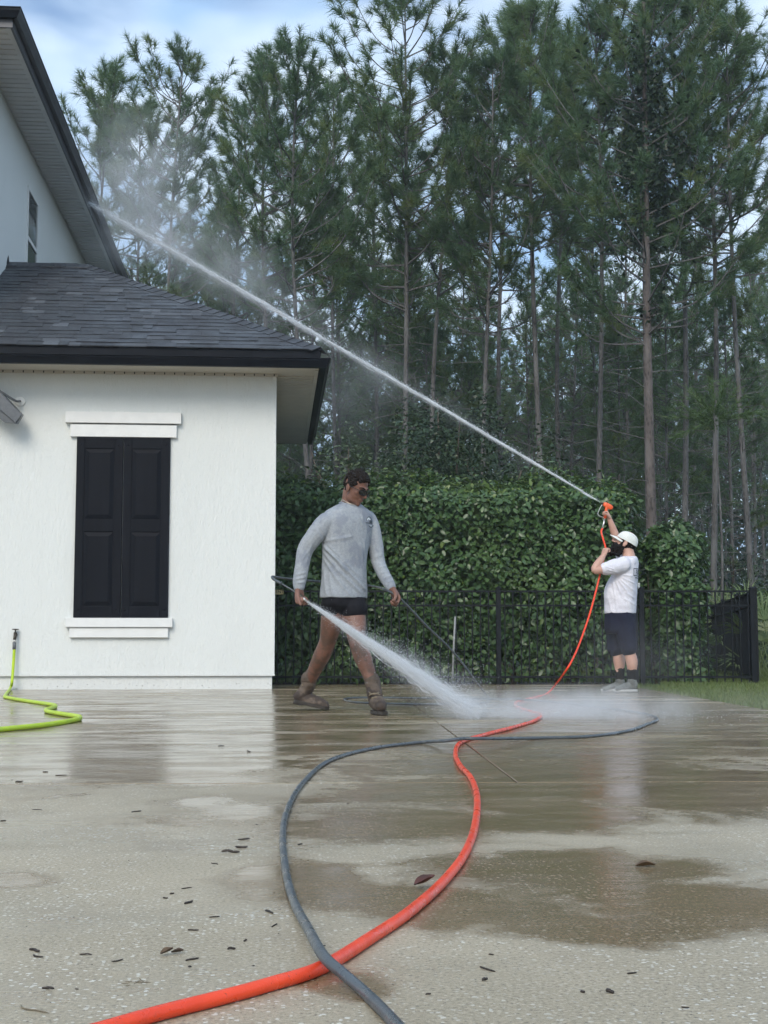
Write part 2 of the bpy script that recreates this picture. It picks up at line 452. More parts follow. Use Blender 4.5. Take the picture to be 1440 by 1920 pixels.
drv = empty('driveway', (0, 0, 0)); tag(drv, kind='structure')
us = [-12.0, -5.2, 0.0, 5.0]
ws = [-9.0, -4.4, 0.0, 4.6, 9.2, 13.25]
G = 0.0038
for i in range(len(us)-1):
    for k in range(len(ws)-1):
        if k < 2 and i == 2: continue
        u0, u1, w0, w1 = us[i]+G, (5.0 if (k < 2 and i == 1) else us[i+1])-G, ws[k]+G*2, ws[k+1]-G*2
        top = [(u0, w0), (u1, w0), (u1, w1), (u0, w1)]
        if (i == 2 or (i == 1 and k == 1)) and k >= 1:                      # cut along the edge of the lawn
            def clip(poly, p, n):
                out = []
                for a in range(len(poly)):
                    A, B = poly[a], poly[(a+1) % len(poly)]
                    da, db = (Vector(A)-Vector(p)).dot(Vector(n)), (Vector(B)-Vector(p)).dot(Vector(n))
                    if da <= 0: out.append(A)
                    if (da < 0) != (db < 0) and abs(da-db) > 1e-9:
                        s = da/(da-db); out.append((A[0]+(B[0]-A[0])*s, A[1]+(B[1]-A[1])*s))
                return out
            a, b = GE[0], GE[3]
            au, aw, bu, bw = (a-J0).dot(jb), (a-J0).dot(ja), (b-J0).dot(jb), (b-J0).dot(ja)
            n = Vector((bw-aw, -(bu-au)))
            if n.x < 0: n = -n
            top = clip(top, (au, aw), n)
            if len(top) < 3: continue
        P = [drive(u, w) for u, w in top]
        c = sum(P, Vector())/len(P)
        e = 0.003
        ins = [p + (c-p).normalized()*e for p in P]
        m_ = MB()
        m_.rings([[p + Vector((0,0,-0.14)) for p in P], [p + Vector((0,0,-e)) for p in P], ins], cap=True)
        m_.build('concrete_slab', M['concrete'], drv)
m_ = MB(); m_.prism([drive(-12, -9, -0.15), drive(5, -9, -0.15), drive(5, 2, -0.15), drive(2.2, 13.2, -0.15), drive(-12, 13.2, -0.15)], (0, 0, 0.138))
m_.build('joint_filler', M['joint'], drv)
# mulch strip between slab and hedge, lawn to the right
M['mulch'] = simple('dark_mulch', (0.022, 0.018, 0.013), (0.045, 0.034, 0.024), 40, 0.9, 0.8, 45, bdist=0.03)
m_ = MB(); d0, d1 = 17.4, 21.0
m_.prism([at(400, 1290, d0)*Vector((1,1,0)) - Vector((0,0,.12)), at(1250, 1290, d0)*Vector((1,1,0)) - Vector((0,0,.12)),
          at(1250, 1290, d1)*Vector((1,1,0)) - Vector((0,0,.12)), at(400, 1290, d1)*Vector((1,1,0)) - Vector((0,0,.12))], (0, 0, 0.095))
tag(m_.build('mulch_bed', M['mulch']), kind='structure')
M['lawn'] = simple('lawn_soil', (0.035, 0.055, 0.018), (0.055, 0.075, 0.026), 12, 0.9, 0.8, 60, bdist=0.02)
lawn_poly = [Vector((p.x, p.y, -0.13)) for p in GE[:4]] + [at(1192, 1284, 34)*Vector((1,1,0)) + Vector((0,0,-.13)), at(2300, 1284, 34)*Vector((1,1,0)) + Vector((0,0,-.13)),
             at(2600, 1284, 6)*Vector((1,1,0)) + Vector((0,0,-.13)), at(1440, 1284, 6)*Vector((1,1,0)) + Vector((0.6,0,-.13))]
# keep clear of the slabs: start 3 cm outside the edge
m_ = MB(); m_.prism([p + Vector((0.03, 0.01, 0)) for p in lawn_poly], (0, 0, 0.118))
tag(m_.build('lawn', M['lawn']), kind='structure')

def blades(name, polyfn, n, hmin, hmax, wid, material, seed, parent=None, z=-0.02):
    r = np.random.default_rng(seed)
    pts = polyfn(r, n); n = len(pts)
    h = r.uniform(hmin, hmax, n); a = r.uniform(0, 2*np.pi, n); lean = r.uniform(0.1, 0.7, n)*h
    dx, dy = np.cos(a), np.sin(a)
    base = np.column_stack([pts, np.full(n, z)])
    sx, sy = -dy*wid/2, dx*wid/2
    v0 = base + np.column_stack([sx, sy, np.zeros(n)]); v1 = base - np.column_stack([sx, sy, np.zeros(n)])
    mid = base + np.column_stack([dx*lean*.35, dy*lean*.35, h*.6])
    v2 = mid - np.column_stack([sx, sy, np.zeros(n)])*.75; v3 = mid + np.column_stack([sx, sy, np.zeros(n)])*.75
    v4 = base + np.column_stack([dx*lean, dy*lean, h])
    V = np.stack([v0, v1, v2, v3, v4], 1).reshape(-1, 3)
    b = np.arange(n)*5
    Fc = np.concatenate([np.column_stack([b, b+1, b+2]), np.column_stack([b, b+2, b+3]), np.column_stack([b+3, b+2, b+4])])
    return obj(name, np_mesh(name, V, Fc), material, parent)
M['grass'] = leaf_mat('grass_blade', (0.105, 0.165, 0.035), (0.17, 0.21, 0.065), (0.20, 0.19, 0.08), 0.5, 0.3, 2.0)
def lawn_pts(r, n):
    out = []
    a, b = GE[0], GE[3]
    while len(out) < n:
        px, d = r.uniform(1188, 1560), r.uniform(10.2, 21)**1
        p = at(px, 1290, d)
        if (b.x-a.x)*(p.y-a.y) - (b.y-a.y)*(p.x-a.x) < 0.04*random.random() and p.y < 40:
            if (px < 1240 and d > 17.6): continue
            out.append((p.x, p.y))
    return np.array(out)
tag(blades('grass', lawn_pts, 26000, 0.03, 0.085, 0.007, M['grass'], 3), 'short green lawn grass beside the wet driveway and gate', 'grass', kind='stuff')
def back_pts(r, n):
    px, d = r.uniform(500, 1700, n), r.uniform(19.6, 27, n)
    return np.array([tuple(at(a, 1290, b))[:2] for a, b in zip(px, d)])
tag(blades('meadow_grass', back_pts, 16000, 0.10, 0.35, 0.010, M['grass'], 4, z=-0.16), 'longer rough grass behind the clipped hedge', 'grass', kind='stuff')

# ================================================================ house
YW = on_z(510, 1292).y                      # garage front wall
XW = 0.0
Z_SOF, Z_GT, Z_GB, Z_EDGE = 3.76, 3.838, 3.735, 3.955
YE, XE = YW - 0.50, 0.495                    # roof edge (fascia face)
HALF = 3.08; SLOPE = 0.575
YB = YE + 2*HALF                             # back roof edge
X2 = on_y(15, 475, YE + HALF).x              # second-storey side wall
house = empty('house', (0, YW, 0))
tag(house, 'white stucco house with black gutters, dark shingle roof and closed black shutters', 'house')
m_ = MB(); m_.box((-6.5, YW, 0.17), (XW, YB - 0.5, Z_SOF + 0.1)); m_.build('wall', M['stucco'], house, bevel=0.008)
m_ = MB(); m_.box((-6.5, YW + 0.03, -0.1), (XW - 0.03, YB - 0.53, 0.168)); m_.build('foundation', M['foundation'], house)
m_ = MB(); m_.box((-6.5, YW - 0.008, 0.155), (XW + 0.004, YW + 0.012, 0.175)); m_.build('drip_screed', M['foundation'], house)
# shutters and their boards
def wallbox(x0, x1, y0, y1, t0, t1, name, material, parent, bevel=0.004):
    a, b = on_y(x0, y0, YW - t1), on_y(x1, y1, YW - t1)
    q = MB(); q.box((a.x, YW - t1, min(a.z, b.z)), (b.x, YW - t0, max(a.z, b.z))); return q.build(name, material, parent, bevel=bevel)
wallbox(122.5, 339.5, 771, 794.5, -0.01, 0.075, 'header_board', M['trim'], house)
wallbox(132, 331, 795, 820.5, -0.01, 0.05, 'header_board', M['trim'], house)
wallbox(122.5, 323, 1158.5, 1176, -0.01, 0.075, 'sill_board', M['trim'], house)
wallbox(130, 315, 1176.5, 1195.5, -0.01, 0.05, 'sill_board', M['trim'], house)
for (xa, xb, xc, xd) in ((144.2, 230.6, 137, 226.4), (231.6, 319.6, 227.4, 314.6)):
    lx = (on_y(xa, 990, YW-.03).x + on_y(xc, 990, YW-.03).x)/2 - 0.0
    rx = (on_y(xb, 990, YW-.03).x + on_y(xd, 990, YW-.03).x)/2
    zt, zb = on_y(230, 820.5, YW-.03).z, on_y(230, 1158, YW-.03).z
    s = MB(); s.box((lx, YW - 0.028, zb), (rx, YW + 0.002, zt)); leaf_o = s.build('shutter', M['shutter'], house, bevel=0.003)
    w = rx - lx; st = 0.095
    # stiles and rails stand proud, raised panels sit inside
    zs = [zb, zb + 0.13, zb + (zt-zb)*0.475, zb + (zt-zb)*0.475 + 0.14, zt - 0.13, zt]
    q = MB(); q.box((lx + 0.003, YW - 0.042, zb), (lx + st, YW - 0.0285, zt)); q.build('stile', M['shutter'], leaf_o, bevel=0.003)
    q = MB(); q.box((rx - st, YW - 0.042, zb), (rx - 0.003, YW - 0.0285, zt)); q.build('stile', M['shutter'], leaf_o, bevel=0.003)
    for za, zc in ((zs[0], zs[1]), (zs[2], zs[3]), (zs[4], zs[5])):
        q = MB(); q.box((lx + st + 0.001, YW - 0.041, za), (rx - st - 0.001, YW - 0.0285, zc)); q.build('rail', M['shutter'], leaf_o, bevel=0.003)
    for za, zc in ((zs[1], zs[2]), (zs[3], zs[4])):
        x0, x1 = lx + st + 0.012, rx - st - 0.012; b = 0.045
        o_ = [(x0, za+.012), (x1, za+.012), (x1, zc-.012), (x0, zc-.012)]
        i_ = [(x0+b, za+.012+b), (x1-b, za+.012+b), (x1-b, zc-.012-b), (x0+b, zc-.012-b)]
        q = MB(); q.rings([[Vector((x, YW-0.0285, z)) for x, z in o_], [Vector((x, YW-0.031, z)) for x, z in o_], [Vector((x, YW-0.047, z)) for x, z in i_]])
        q.build('raised_panel', M['shutter'], leaf_o)
    for cx in (lx + 0.05, rx - 0.05):
        for cz in (zt - 0.09, zb + 0.09):
            q = MB(); q.ellipsoid((cx, YW - 0.043, cz), (0.011, 0, 0), (0, 0.005, 0), (0, 0, 0.011), 8, 5); q.build('screw', M['shutter'], leaf_o, True)
# soffit
m_ = MB(); m_.box((-6.5, YE - 0.0, Z_SOF), (XE, YW + 0.01, Z_SOF + 0.02))
k = 0
y = YW + 0.10
m_.box((XW - 0.01, YW + 0.011, Z_SOF), (XE, YB, Z_SOF + 0.02))
while y < YB - 0.05:
    m_.box((XW + 0.004, y, Z_SOF - 0.014), (XE - 0.05, y + 0.055, Z_SOF - 0.0005)); y += 0.105
m_.box((XE - 0.049, YW - 0.3, Z_SOF - 0.014), (XE - 0.004, YB, Z_SOF - 0.0005))
m_.box((XW + 0.003, YB - 0.06, Z_SOF - 0.012), (XE - 0.05, YB - 0.001, Z_SOF - 0.0005))
m_.build('soffit', M['soffit'], house)
m_ = MB(); x = XW + 0.03
m_.box((-6.5, YW - 0.03, Z_SOF - 0.034), (XW + 0.02, YW - 0.002, Z_SOF - 0.001)); m_.build('soffit_channel', M['soffit'], house)
mv = MB().box((-0.006, -0.006, -0.012), (0.006, 0.006, 0.012)).mesh('vent_slot'); mv.materials.append(M['gutter'])
for i in range(32):
    o_ = obj('vent_slot', mv, None, house); o_.location = (-0.03 - i*0.1185, YW - 0.03 - YW, Z_SOF - 0.017); o_.matrix_parent_inverse = Matrix()
# fascia and gutters
m_ = MB(); m_.box((-6.5, YE - 0.012, Z_SOF + 0.021), (XE, YE - 0.0005, Z_EDGE)); m_.box((XE + 0.0005, YE - 0.012, Z_SOF + 0.021), (XE + 0.012, YB, Z_EDGE)); m_.build('fascia', M['gutter'], house)
m_ = MB(); m_.box((-6.5, YE - 0.028, Z_EDGE - 0.006), (XE + 0.028, YE - 0.0125, Z_EDGE + 0.012)); m_.box((XE + 0.0125, YE - 0.012, Z_EDGE - 0.006), (XE + 0.028, YB, Z_EDGE + 0.012)); m_.build('drip_edge', M['gutter'], house)
def gutter(mb_, p, q, n, w=0.105, zb=Z_GB, zt=Z_GT):
    """K-style trough from p to q, outwards along n"""
    n = Vector(n)
    prof = [(0.0, zt), (0.0, zb), (w*0.62, zb), (w*0.70, zb + 0.018), (w*0.86, zb + 0.05), (w*0.98, zb + 0.075), (w, zt - 0.012), (w + 0.012, zt - 0.008), (w + 0.012, zt),
            (w - 0.006, zt), (w - 0.006, zt - 0.012), (w*0.9, zb + 0.07), (w*0.6, zb + 0.008), (0.006, zb + 0.008), (0.006, zt)]
    mb_.rings([[Vector(p(o)) + n*o + Vector((0, 0, z)) for o, z in prof], [Vector(q(o)) + n*o + Vector((0, 0, z)) for o, z in prof]])
gy = YE - 0.0125; gx = XE + 0.0125
m_ = MB(); gutter(m_, lambda o: (-6.5, gy, 0), lambda o: (gx + o, gy, 0), (0, -1, 0)); g_o = m_.build('gutter', M['gutter'], house)
m_ = MB(); gutter(m_, lambda o: (gx, gy - o, 0), lambda o: (gx, YB, 0), (1, 0, 0)); m_.build('gutter', M['gutter'], house)
# ---- garage roof
def rz(d): return Z_EDGE + 0.012 + SLOPE*d
ridgeL, ridgeR = Vector((X2 - 3, YE + HALF, rz(HALF))), Vector((XE - HALF, YE + HALF, rz(HALF)))
A, B, C_, D_ = Vector((-6.5, YE - 0.02, rz(-0.03))), Vector((XE + 0.02, YE - 0.02, rz(-0.03))), Vector((XE + 0.02, YB, rz(-0.03))), Vector((-6.5, YB, rz(-0.03)))
m_ = MB(); m_.add([A, B, C_, D_, Vector((-6.5, YE + HALF, rz(HALF))), ridgeR], [(0,1,5,4), (1,2,5), (2,3,4,5), (0,4,3), (0,3,2,1)])
roof = m_.build('roof', M['shingle'], house)
sl = Vector((0, 1, SLOPE)).normalized(); nr = Vector((0, -SLOPE, 1)).normalized()
EXPO = 0.143
SH = MB(); SH.add([(0,-0.02,0.010),(1,-0.02,0.010),(1,0.155,0.003),(0,0.155,0.003),(0,-0.02,0.001),(1,-0.02,0.001),(1,0.155,0.001),(0,0.155,0.001)],
                  [(0,1,2,3),(4,7,6,5),(0,4,5,1),(1,5,6,2),(2,6,7,3),(3,7,4,0)])
shm = SH.mesh('shingle'); shm.materials.append(M['shingle'])
rr = random.Random(5)
RotR = Matrix((Vector((1,0,0)), sl, nr)).transposed().to_4x4()
rest = MB()
n_sh = 0
for ci in range(26):
    t0 = ci*EXPO
    d = t0*sl.y
    x_end = XE + 0.015 - max(d, 0.0) - 0.06
    x = -3.62 - rr.random()*0.25
    while x < x_end:
        w = rr.choice((0.12, 0.16, 0.2, 0.24, 0.3, 0.36))*rr.uniform(0.9, 1.15)
        x1 = min(x + w, x_end)
        if x1 - x > 0.03:
            o_ = bpy.data.objects.new('shingle', shm); COL.objects.link(o_); o_.parent = roof
            lift = rr.choice((0.0, 0.0, 0.003, 0.006))
            base = Vector((x, YE - 0.02, rz(-0.02))) + sl*(t0 + rr.uniform(-.004, .004)) + nr*(lift + 0.002)
            o_.matrix_basis = Matrix.Translation(base) @ RotR @ Matrix.Diagonal((x1 - x - 0.003, 1, 1.0, 1))
            n_sh += 1
        x = x1
# hip and ridge caps
hipA, hipB = Vector((XE + 0.02, YE - 0.02, rz(-0.02))), ridgeR
hd_ = (hipB - hipA).normalized(); hl = (hipB - hipA).length
sideA = Vector((-1, 0, 0)) ; sideA = (sideA - hd_*sideA.dot(hd_)).normalized()
nF, nS = nr, Vector((SLOPE, 0, 1)).normalized()
tF = nF.cross(hd_).normalized(); tS = hd_.cross(nS).normalized()
if tF.x > 0: tF = -tF
if tS.y < 0: tS = -tS
nn = int(hl/0.155)
for i in range(nn + 1):
    p = hipA + hd_*(i*0.155 + 0.02); q = p + hd_*0.19
    up = ((nF + nS)/2).normalized()
    l0, l1 = 0.036, 0.022
    m_ = MB()
    m_.rings([[p + tF*0.13 + nF*(0.018), p + up*l0, p + tS*0.13 + nS*0.018, p + tS*0.13 + nS*0.004, p + up*(l0-.012), p + tF*0.13 + nF*0.004],
              [q + tF*0.13 + nF*(0.012), q + up*l1, q + tS*0.13 + nS*0.012, q + tS*0.13 + nS*0.003, q + up*(l1-.012), q + tF*0.13 + nF*0.003]])
    m_.build('hip_cap', M['shingle'], roof)
i = 0; x = ridgeR.x
while x > X2:
    m_ = MB(); s1 = nr.cross(Vector((1,0,0))).normalized(); s2 = Vector((0, -s1.y, s1.z)) if s1.z < 0 else Vector((0, -s1.y, -abs(s1.z)))
    sf = Vector((0, -1, -SLOPE)).normalized()*0.13; sb = Vector((0, 1, -SLOPE)).normalized()*0.13
    top = Vector((x, YE + HALF, rz(HALF) + 0.038)); tb = top + Vector((-0.2, 0, -0.014))
    m_.rings([[top + sf, top, top + sb, top + sb - Vector((0,0,.014)), top - Vector((0,0,.014)), top + sf - Vector((0,0,.014))],
              [tb + sf, tb, tb + sb, tb + sb - Vector((0,0,.01)), tb - Vector((0,0,.01)), tb + sf - Vector((0,0,.01))]])
    m_.build('ridge_cap', M['shingle'], roof); x -= 0.165
# ---- second storey
Y2A = 16.80; Y2B = 31.0
ZS2 = on_x(0, 168, X2).z
m_ = MB(); m_.box((-13, Y2A, 0.2), (X2, Y2B, ZS2 + 0.05)); m_.build('upper_wall', M['stucco'], house)
XE2 = X2 + 0.50; YE2 = Y2A - 0.50
m_ = MB(); m_.box((-13, YE2, ZS2), (XE2, Y2A - 0.001, ZS2 + 0.03)); m_.box((X2 + 0.001, Y2A, ZS2), (XE2, Y2B, ZS2 + 0.03))
y = YE2 + 0.06
while y < Y2B:
    m_.box((X2 + 0.03, y, ZS2 - 0.012), (XE2 - 0.06, y + 0.085, ZS2 - 0.0005)); y += 0.15
m_.build('upper_soffit', M['usoffit'], house)
m_ = MB(); m_.box((XE2 - 0.058, YE2 - 0.0, ZS2 - 0.03), (XE2 + 0.0, Y2B, ZS2 - 0.0005)); m_.build('soffit_trim', M['usoffit'], house)
m_ = MB(); m_.box((-13, YE2 - 0.03, ZS2 - 0.028), (XE2 + 0.03, YE2 - 0.0005, ZS2 + 0.20)); m_.box((XE2 + 0.0005, YE2, ZS2 - 0.028), (XE2 + 0.03, Y2B, ZS2 + 0.20)); m_.build('upper_fascia', M['ufascia'], house)
m_ = MB(); gutter(m_, lambda o: (-13, YE2 - 0.031, 0), lambda o: (XE2 + 0.031 + o, YE2 - 0.031, 0), (0, -1, 0), 0.10, ZS2 + 0.07, ZS2 + 0.185); m_.build('upper_gutter', M['gutter'], house)
m_ = MB(); gutter(m_, lambda o: (XE2 + 0.031, YE2 - 0.031 - o, 0), lambda o: (XE2 + 0.031, Y2B, 0), (1, 0, 0), 0.10, ZS2 + 0.07, ZS2 + 0.185); m_.build('upper_gutter', M['ufascia'], house)
m_ = MB(); zr = ZS2 + 0.205
hw_ = 4.5
m_.add([(-13, YE2-.04, zr), (XE2+.04, YE2-.04, zr), (XE2+.04, Y2B, zr), (-13, Y2B, zr), (XE2 - hw_, YE2 + hw_, zr + hw_*.5), (XE2 - hw_, Y2B, zr + hw_*.5), (-13, YE2 + hw_, zr + hw_*.5), (-13, Y2B, zr + hw_*.5)],
       [(0,1,4,6), (1,2,5,4), (6,4,5,7), (0,3,2,1), (2,3,7,5), (3,0,6,7)])
m_.build('upper_roof', M['shingle'], house)
# side window of the second storey
ya, yb = on_x(50, 400, X2).y, on_x(70, 400, X2).y
zt = on_x(50, 345, X2).z; zb = zt - 1.55
win = empty('window', (X2, ya, zb)); win.parent = house; win.matrix_parent_inverse = house.matrix_basis.inverted()
def wpart(name, y0, y1, z0, z1, x0, x1, mt):
    q = MB(); q.box((X2 + x0, y0, z0), (X2 + x1, y1, z1)); o_ = q.build(name, mt); o_.parent = win
    o_.matrix_parent_inverse = (house.matrix_basis @ house.matrix_basis.inverted() @ win.matrix_basis).inverted(); return o_
wpart('pane', ya + .04, yb - .04, zb + .04, zt - .04, -0.02, 0.006, M['glass'])
for a_ in ((ya, ya + .05, zb, zt), (yb - .05, yb, zb, zt), (ya + .051, yb - .051, zt - .05, zt), (ya + .051, yb - .051, zb, zb + .05), (ya + .051, yb - .051, (zt+zb)/2 - .03, (zt+zb)/2 + .03)):
    wpart('frame', *a_, -0.01, 0.022, M['trim'])
# flashing spike at the ridge end
q = MB(); q.prism([(X2 + 0.004, YE + HALF - 0.1, rz(HALF)), (X2 + 0.004, YE + HALF + 0.1, rz(HALF)), (X2 + 0.004, YE + HALF, rz(HALF) + 0.14)], (0.006, 0, 0)); q.build('flashing', M['gutter'], house)

# ---- faucet on the wall (part of the house)
fz = on_y(28, 1190, YW - 0.08).z; fx = on_y(28, 1190, YW - 0.08).x
fc = MB(); fc.tube([(fx, YW + 0.01, fz), (fx, YW - 0.05, fz)], 0.016, 10); fc.tube([(fx, YW - 0.045, fz + 0.02), (fx, YW - 0.062, fz - 0.01), (fx - 0.004, YW - 0.075, fz - 0.06)], [0.022, 0.02, 0.017], 10)
fc.tube([(fx, YW - 0.05, fz + 0.015), (fx, YW - 0.055, fz + 0.06)], 0.008, 8)
fo = fc.build('faucet', M['brass'], house, True)
q = MB()
for i in range(6):
    a = i*math.pi/3; q.ellipsoid((fx + 0.026*math.cos(a), YW - 0.055 + 0.026*math.sin(a), fz + 0.062), (0.014, 0, 0), (0, 0.014, 0), (0, 0, 0.007), 8, 5)
q.ellipsoid((fx, YW - 0.055, fz + 0.062), (0.02, 0, 0), (0, 0.02, 0), (0, 0, 0.006), 10, 5); q.build('handle', M['brass'], fo, True)

# ---- wall lamp at the left edge: tilted grey housing on an arm
lamp = empty('wall_lamp', on_y(0, 770, YW)); tag(lamp, 'tilted grey metal floodlight on the white wall at the left edge', 'lamp')
def L(px, py, t): return on_y(px, py, YW - t)
fa = [L(-46, 712, .32), L(-6, 728, .32), L(41, 778, .30), L(31, 795, .30), L(10, 793, .30), L(-46, 748, .32)]
bk = [p + Vector((0.0, 0.13, 0.02)) for p in fa]
q = MB(); q.rings([bk, fa]); q.build('housing', M['lamp'], lamp, bevel=0.006)
q = MB(); q.prism([L(-2, 766, .335), L(29, 793, .315), L(40, 779, .315), L(0, 737, .335)], (0, -0.012, 0.002)); q.build('lens_frame', M['greyrubber'], lamp, bevel=0.003)
q = MB(); q.tube(spline([L(2, 735, .22), L(28, 751, .15), L(38, 752, .03)], 6), 0.014, 8); q.build('arm', M['lamp'], lamp, True)
q = MB(); q.tube([L(38, 752, 0.035), L(38, 752, -0.01)], [0.055, 0.06], 20); q.build('wall_plate', M['trim'], lamp)
# ================================================================ fence
def flat(px, d, z=0.0):
    p = at(px, 1212, d); return Vector((p.x, p.y, z))
FD = 18.35; FZ = at(935, 1107, FD).z
def make_fence(name, label, p, q, post_u, spacing, zt, skip0=0.0, pw=0.008):
    fe = empty(name, p); tag(fe, label, 'fence', 'black metal fence runs')
    a = (q - p); ln = a.length; a.normalize(); n = Vector((-a.y, a.x, 0)); Z = Vector((0, 0, 1))
    for z, h in ((zt - 0.012, 0.012), (zt - 0.20, 0.012), (0.10, 0.014)):
        r = MB(); r.obox(p + a*ln/2 + Z*z, a*ln/2, n*0.016, Z*h); r.build('rail', M['fence'], fe)
    pm = MB().box((-pw, -pw, 0.03), (pw, pw, zt - 0.025)).mesh('picket'); pm.materials.append(M['fence'])
    u = skip0
    while u < ln:
        if all(abs(u - k) > 0.05 for k in post_u):
            o = bpy.data.objects.new('picket', pm); COL.objects.link(o); o.parent = fe
            o.location = a*u + Vector((0, 0, 0)); o.rotation_euler = (0, 0, math.atan2(a.y, a.x))
        u += spacing
    for k in post_u:
        c = p + a*k; w = 0.032
        o = MB(); o.obox(c + Z*(zt/2 - 0.05), a*w, n*w, Z*(zt/2 + 0.07)); po = o.build('post', M['fence'], fe, bevel=0.003)
        o = MB(); o.obox(c + Z*(zt + 0.028), a*(w+.006), n*(w+.006), Z*0.007); o.add([c + Z*(zt+.036) + a*w*sx + n*w*sy for sx, sy in ((-1,-1),(1,-1),(1,1),(-1,1))] + [c + Z*(zt+.058)], [(0,1,4),(1,2,4),(2,3,4),(3,0,4)])
        o.build('post_cap', M['fence'], po)
    return fe
p, q = flat(490, FD), flat(1412, FD)
du = lambda px: (flat(px, FD) - p).length
fence = make_fence('metal_fence', 'black metal picket fence running in front of the clipped hedge', p, q, [du(935), du(1192), du(1204), du(1412)], 0.107, FZ)
o = MB(); o.box((-0.01, -0.05, -0.02), (0.01, -0.03, 0.02)); o.box((-0.012, -0.03, -0.05), (0.02, 0.02, 0.03)); lo = o.build('gate_latch', M['steel'], fence)
lp = flat(1198, FD, FZ + 0.07); lo.matrix_basis = Matrix.Translation(lp) ; 
p2, q2 = flat(1417, FD + 0.05), flat(1318, 27.8)
lnr = (q2 - p2).length
make_fence('metal_fence', 'black metal fence seen edge-on running back from the corner post', p2, q2, [0.0, 2.4, 4.8, 7.2, lnr], 0.098, FZ, 0.1, 0.0105)
# sign on the fence, half hidden by the house corner
sg = empty('sign', flat(520, FD)); tag(sg, 'small tan sign on the fence beside the house corner', 'sign')
a_, b_ = at(498, 1106.5, FD - .03), at(531.5, 1114, FD - .03)
M['sign'] = simple('sign_tan', (0.42, 0.33, 0.14), (0.36, 0.28, 0.12), 20, 0.5); M['ink'] = simple('sign_ink', (0.03, 0.025, 0.02), None, 20, 0.6)
q = MB(); c_ = (a_+b_)/2; q.obox(c_, SIDE*((b_-a_).dot(SIDE)/2), HEAD*0.003, Vector((0,0,(a_.z-b_.z)/2 + .004))); q.build('plate', M['sign'], sg)
def text_mesh(s, size):
    cu = bpy.data.curves.new('txt', 'FONT'); cu.body = s; cu.size = size; cu.extrude = 0.0; cu.resolution_u = 2; cu.offset = size*0.015
    o = bpy.data.objects.new('txt', cu); COL.objects.link(o)
    dg = bpy.context.evaluated_depsgraph_get(); dg.update()
    me = bpy.data.meshes.new_from_object(o.evaluated_get(dg)); bpy.data.objects.remove(o); return me
tm = text_mesh('ENT', 0.058); to = obj('lettering', tm, M['ink'], sg)
tp = at(516.5, 1112.3, FD - .034); R3 = Matrix((SIDE, Vector((0,0,1)), -HEAD)).transposed().to_4x4()
to.matrix_basis = Matrix.Translation(tp) @ R3
# pale stake standing in front of the fence
q = MB(); q.tube([at(848.5, 1272, 17.9), at(851, 1205, 17.9), at(853.5, 1156, 17.9)], [0.014, 0.013, 0.012], 8); so = q.build('garden_stake', simple('pale_stake', (0.30, 0.31, 0.31), (0.22, 0.23, 0.23), 30, 0.6), None, True)
tag(so, 'thin pale grey stake standing upright in front of the fence', 'stake')

# ================================================================ leaves
LEAF_V = np.array([(0,0,0), (-.24,.28,.05), (0,.28,0), (.24,.28,.05), (-.26,.6,.045), (0,.6,-.01), (.26,.6,.045), (0,1,-.07)], np.float32)
LEAF_F = np.array([(0,2,1), (0,3,2), (1,2,5), (1,5,4), (2,3,6), (2,6,5), (4,5,7), (5,6,7)], np.int32)
LEAF_V2 = np.array([(0,0,0), (-.28,.45,.06), (.28,.45,.06), (0,1,-.05)], np.float32)
LEAF_F2 = np.array([(0,2,1), (1,2,3)], np.int32)
def scatter(V, Fc, pos, tip, nrm, size):
    """copies of the leaf template: tip = direction of the leaf, nrm = its upper side"""
    n = len(pos)
    t = tip/np.linalg.norm(tip, axis=1, keepdims=True)
    b = np.cross(t, nrm); b /= np.linalg.norm(b, axis=1, keepdims=True) + 1e-9
    u = np.cross(b, t)
    W = pos[:, None, :] + size[:, None, None]*(V[None, :, 0:1]*b[:, None, :] + V[None, :, 1:2]*t[:, None, :] + V[None, :, 2:3]*u[:, None, :])
    FF = Fc[None] + (np.arange(n)*len(V))[:, None, None]
    return W.reshape(-1, 3), FF.reshape(-1, Fc.shape[1])
M['hedge'] = leaf_mat('hedge_leaf', (0.046, 0.096, 0.036), (0.088, 0.155, 0.055), (0.12, 0.175, 0.055), 0.30, 0.15, 0.9)
M['hedge1'] = leaf_mat('hedge_leaf_single', (0.046, 0.098, 0.036), (0.098, 0.168, 0.060), (0.12, 0.175, 0.055), 0.28, 0.15, 0.9, True)
M['newleaf'] = leaf_mat('hedge_new_leaf', (0.11, 0.185, 0.040), (0.17, 0.235, 0.065), (0.19, 0.235, 0.08), 0.32, 0.28, 0.9)
M['wood'] = simple('brown_twig', (0.06, 0.045, 0.032), (0.10, 0.08, 0.06), 20, 0.85)
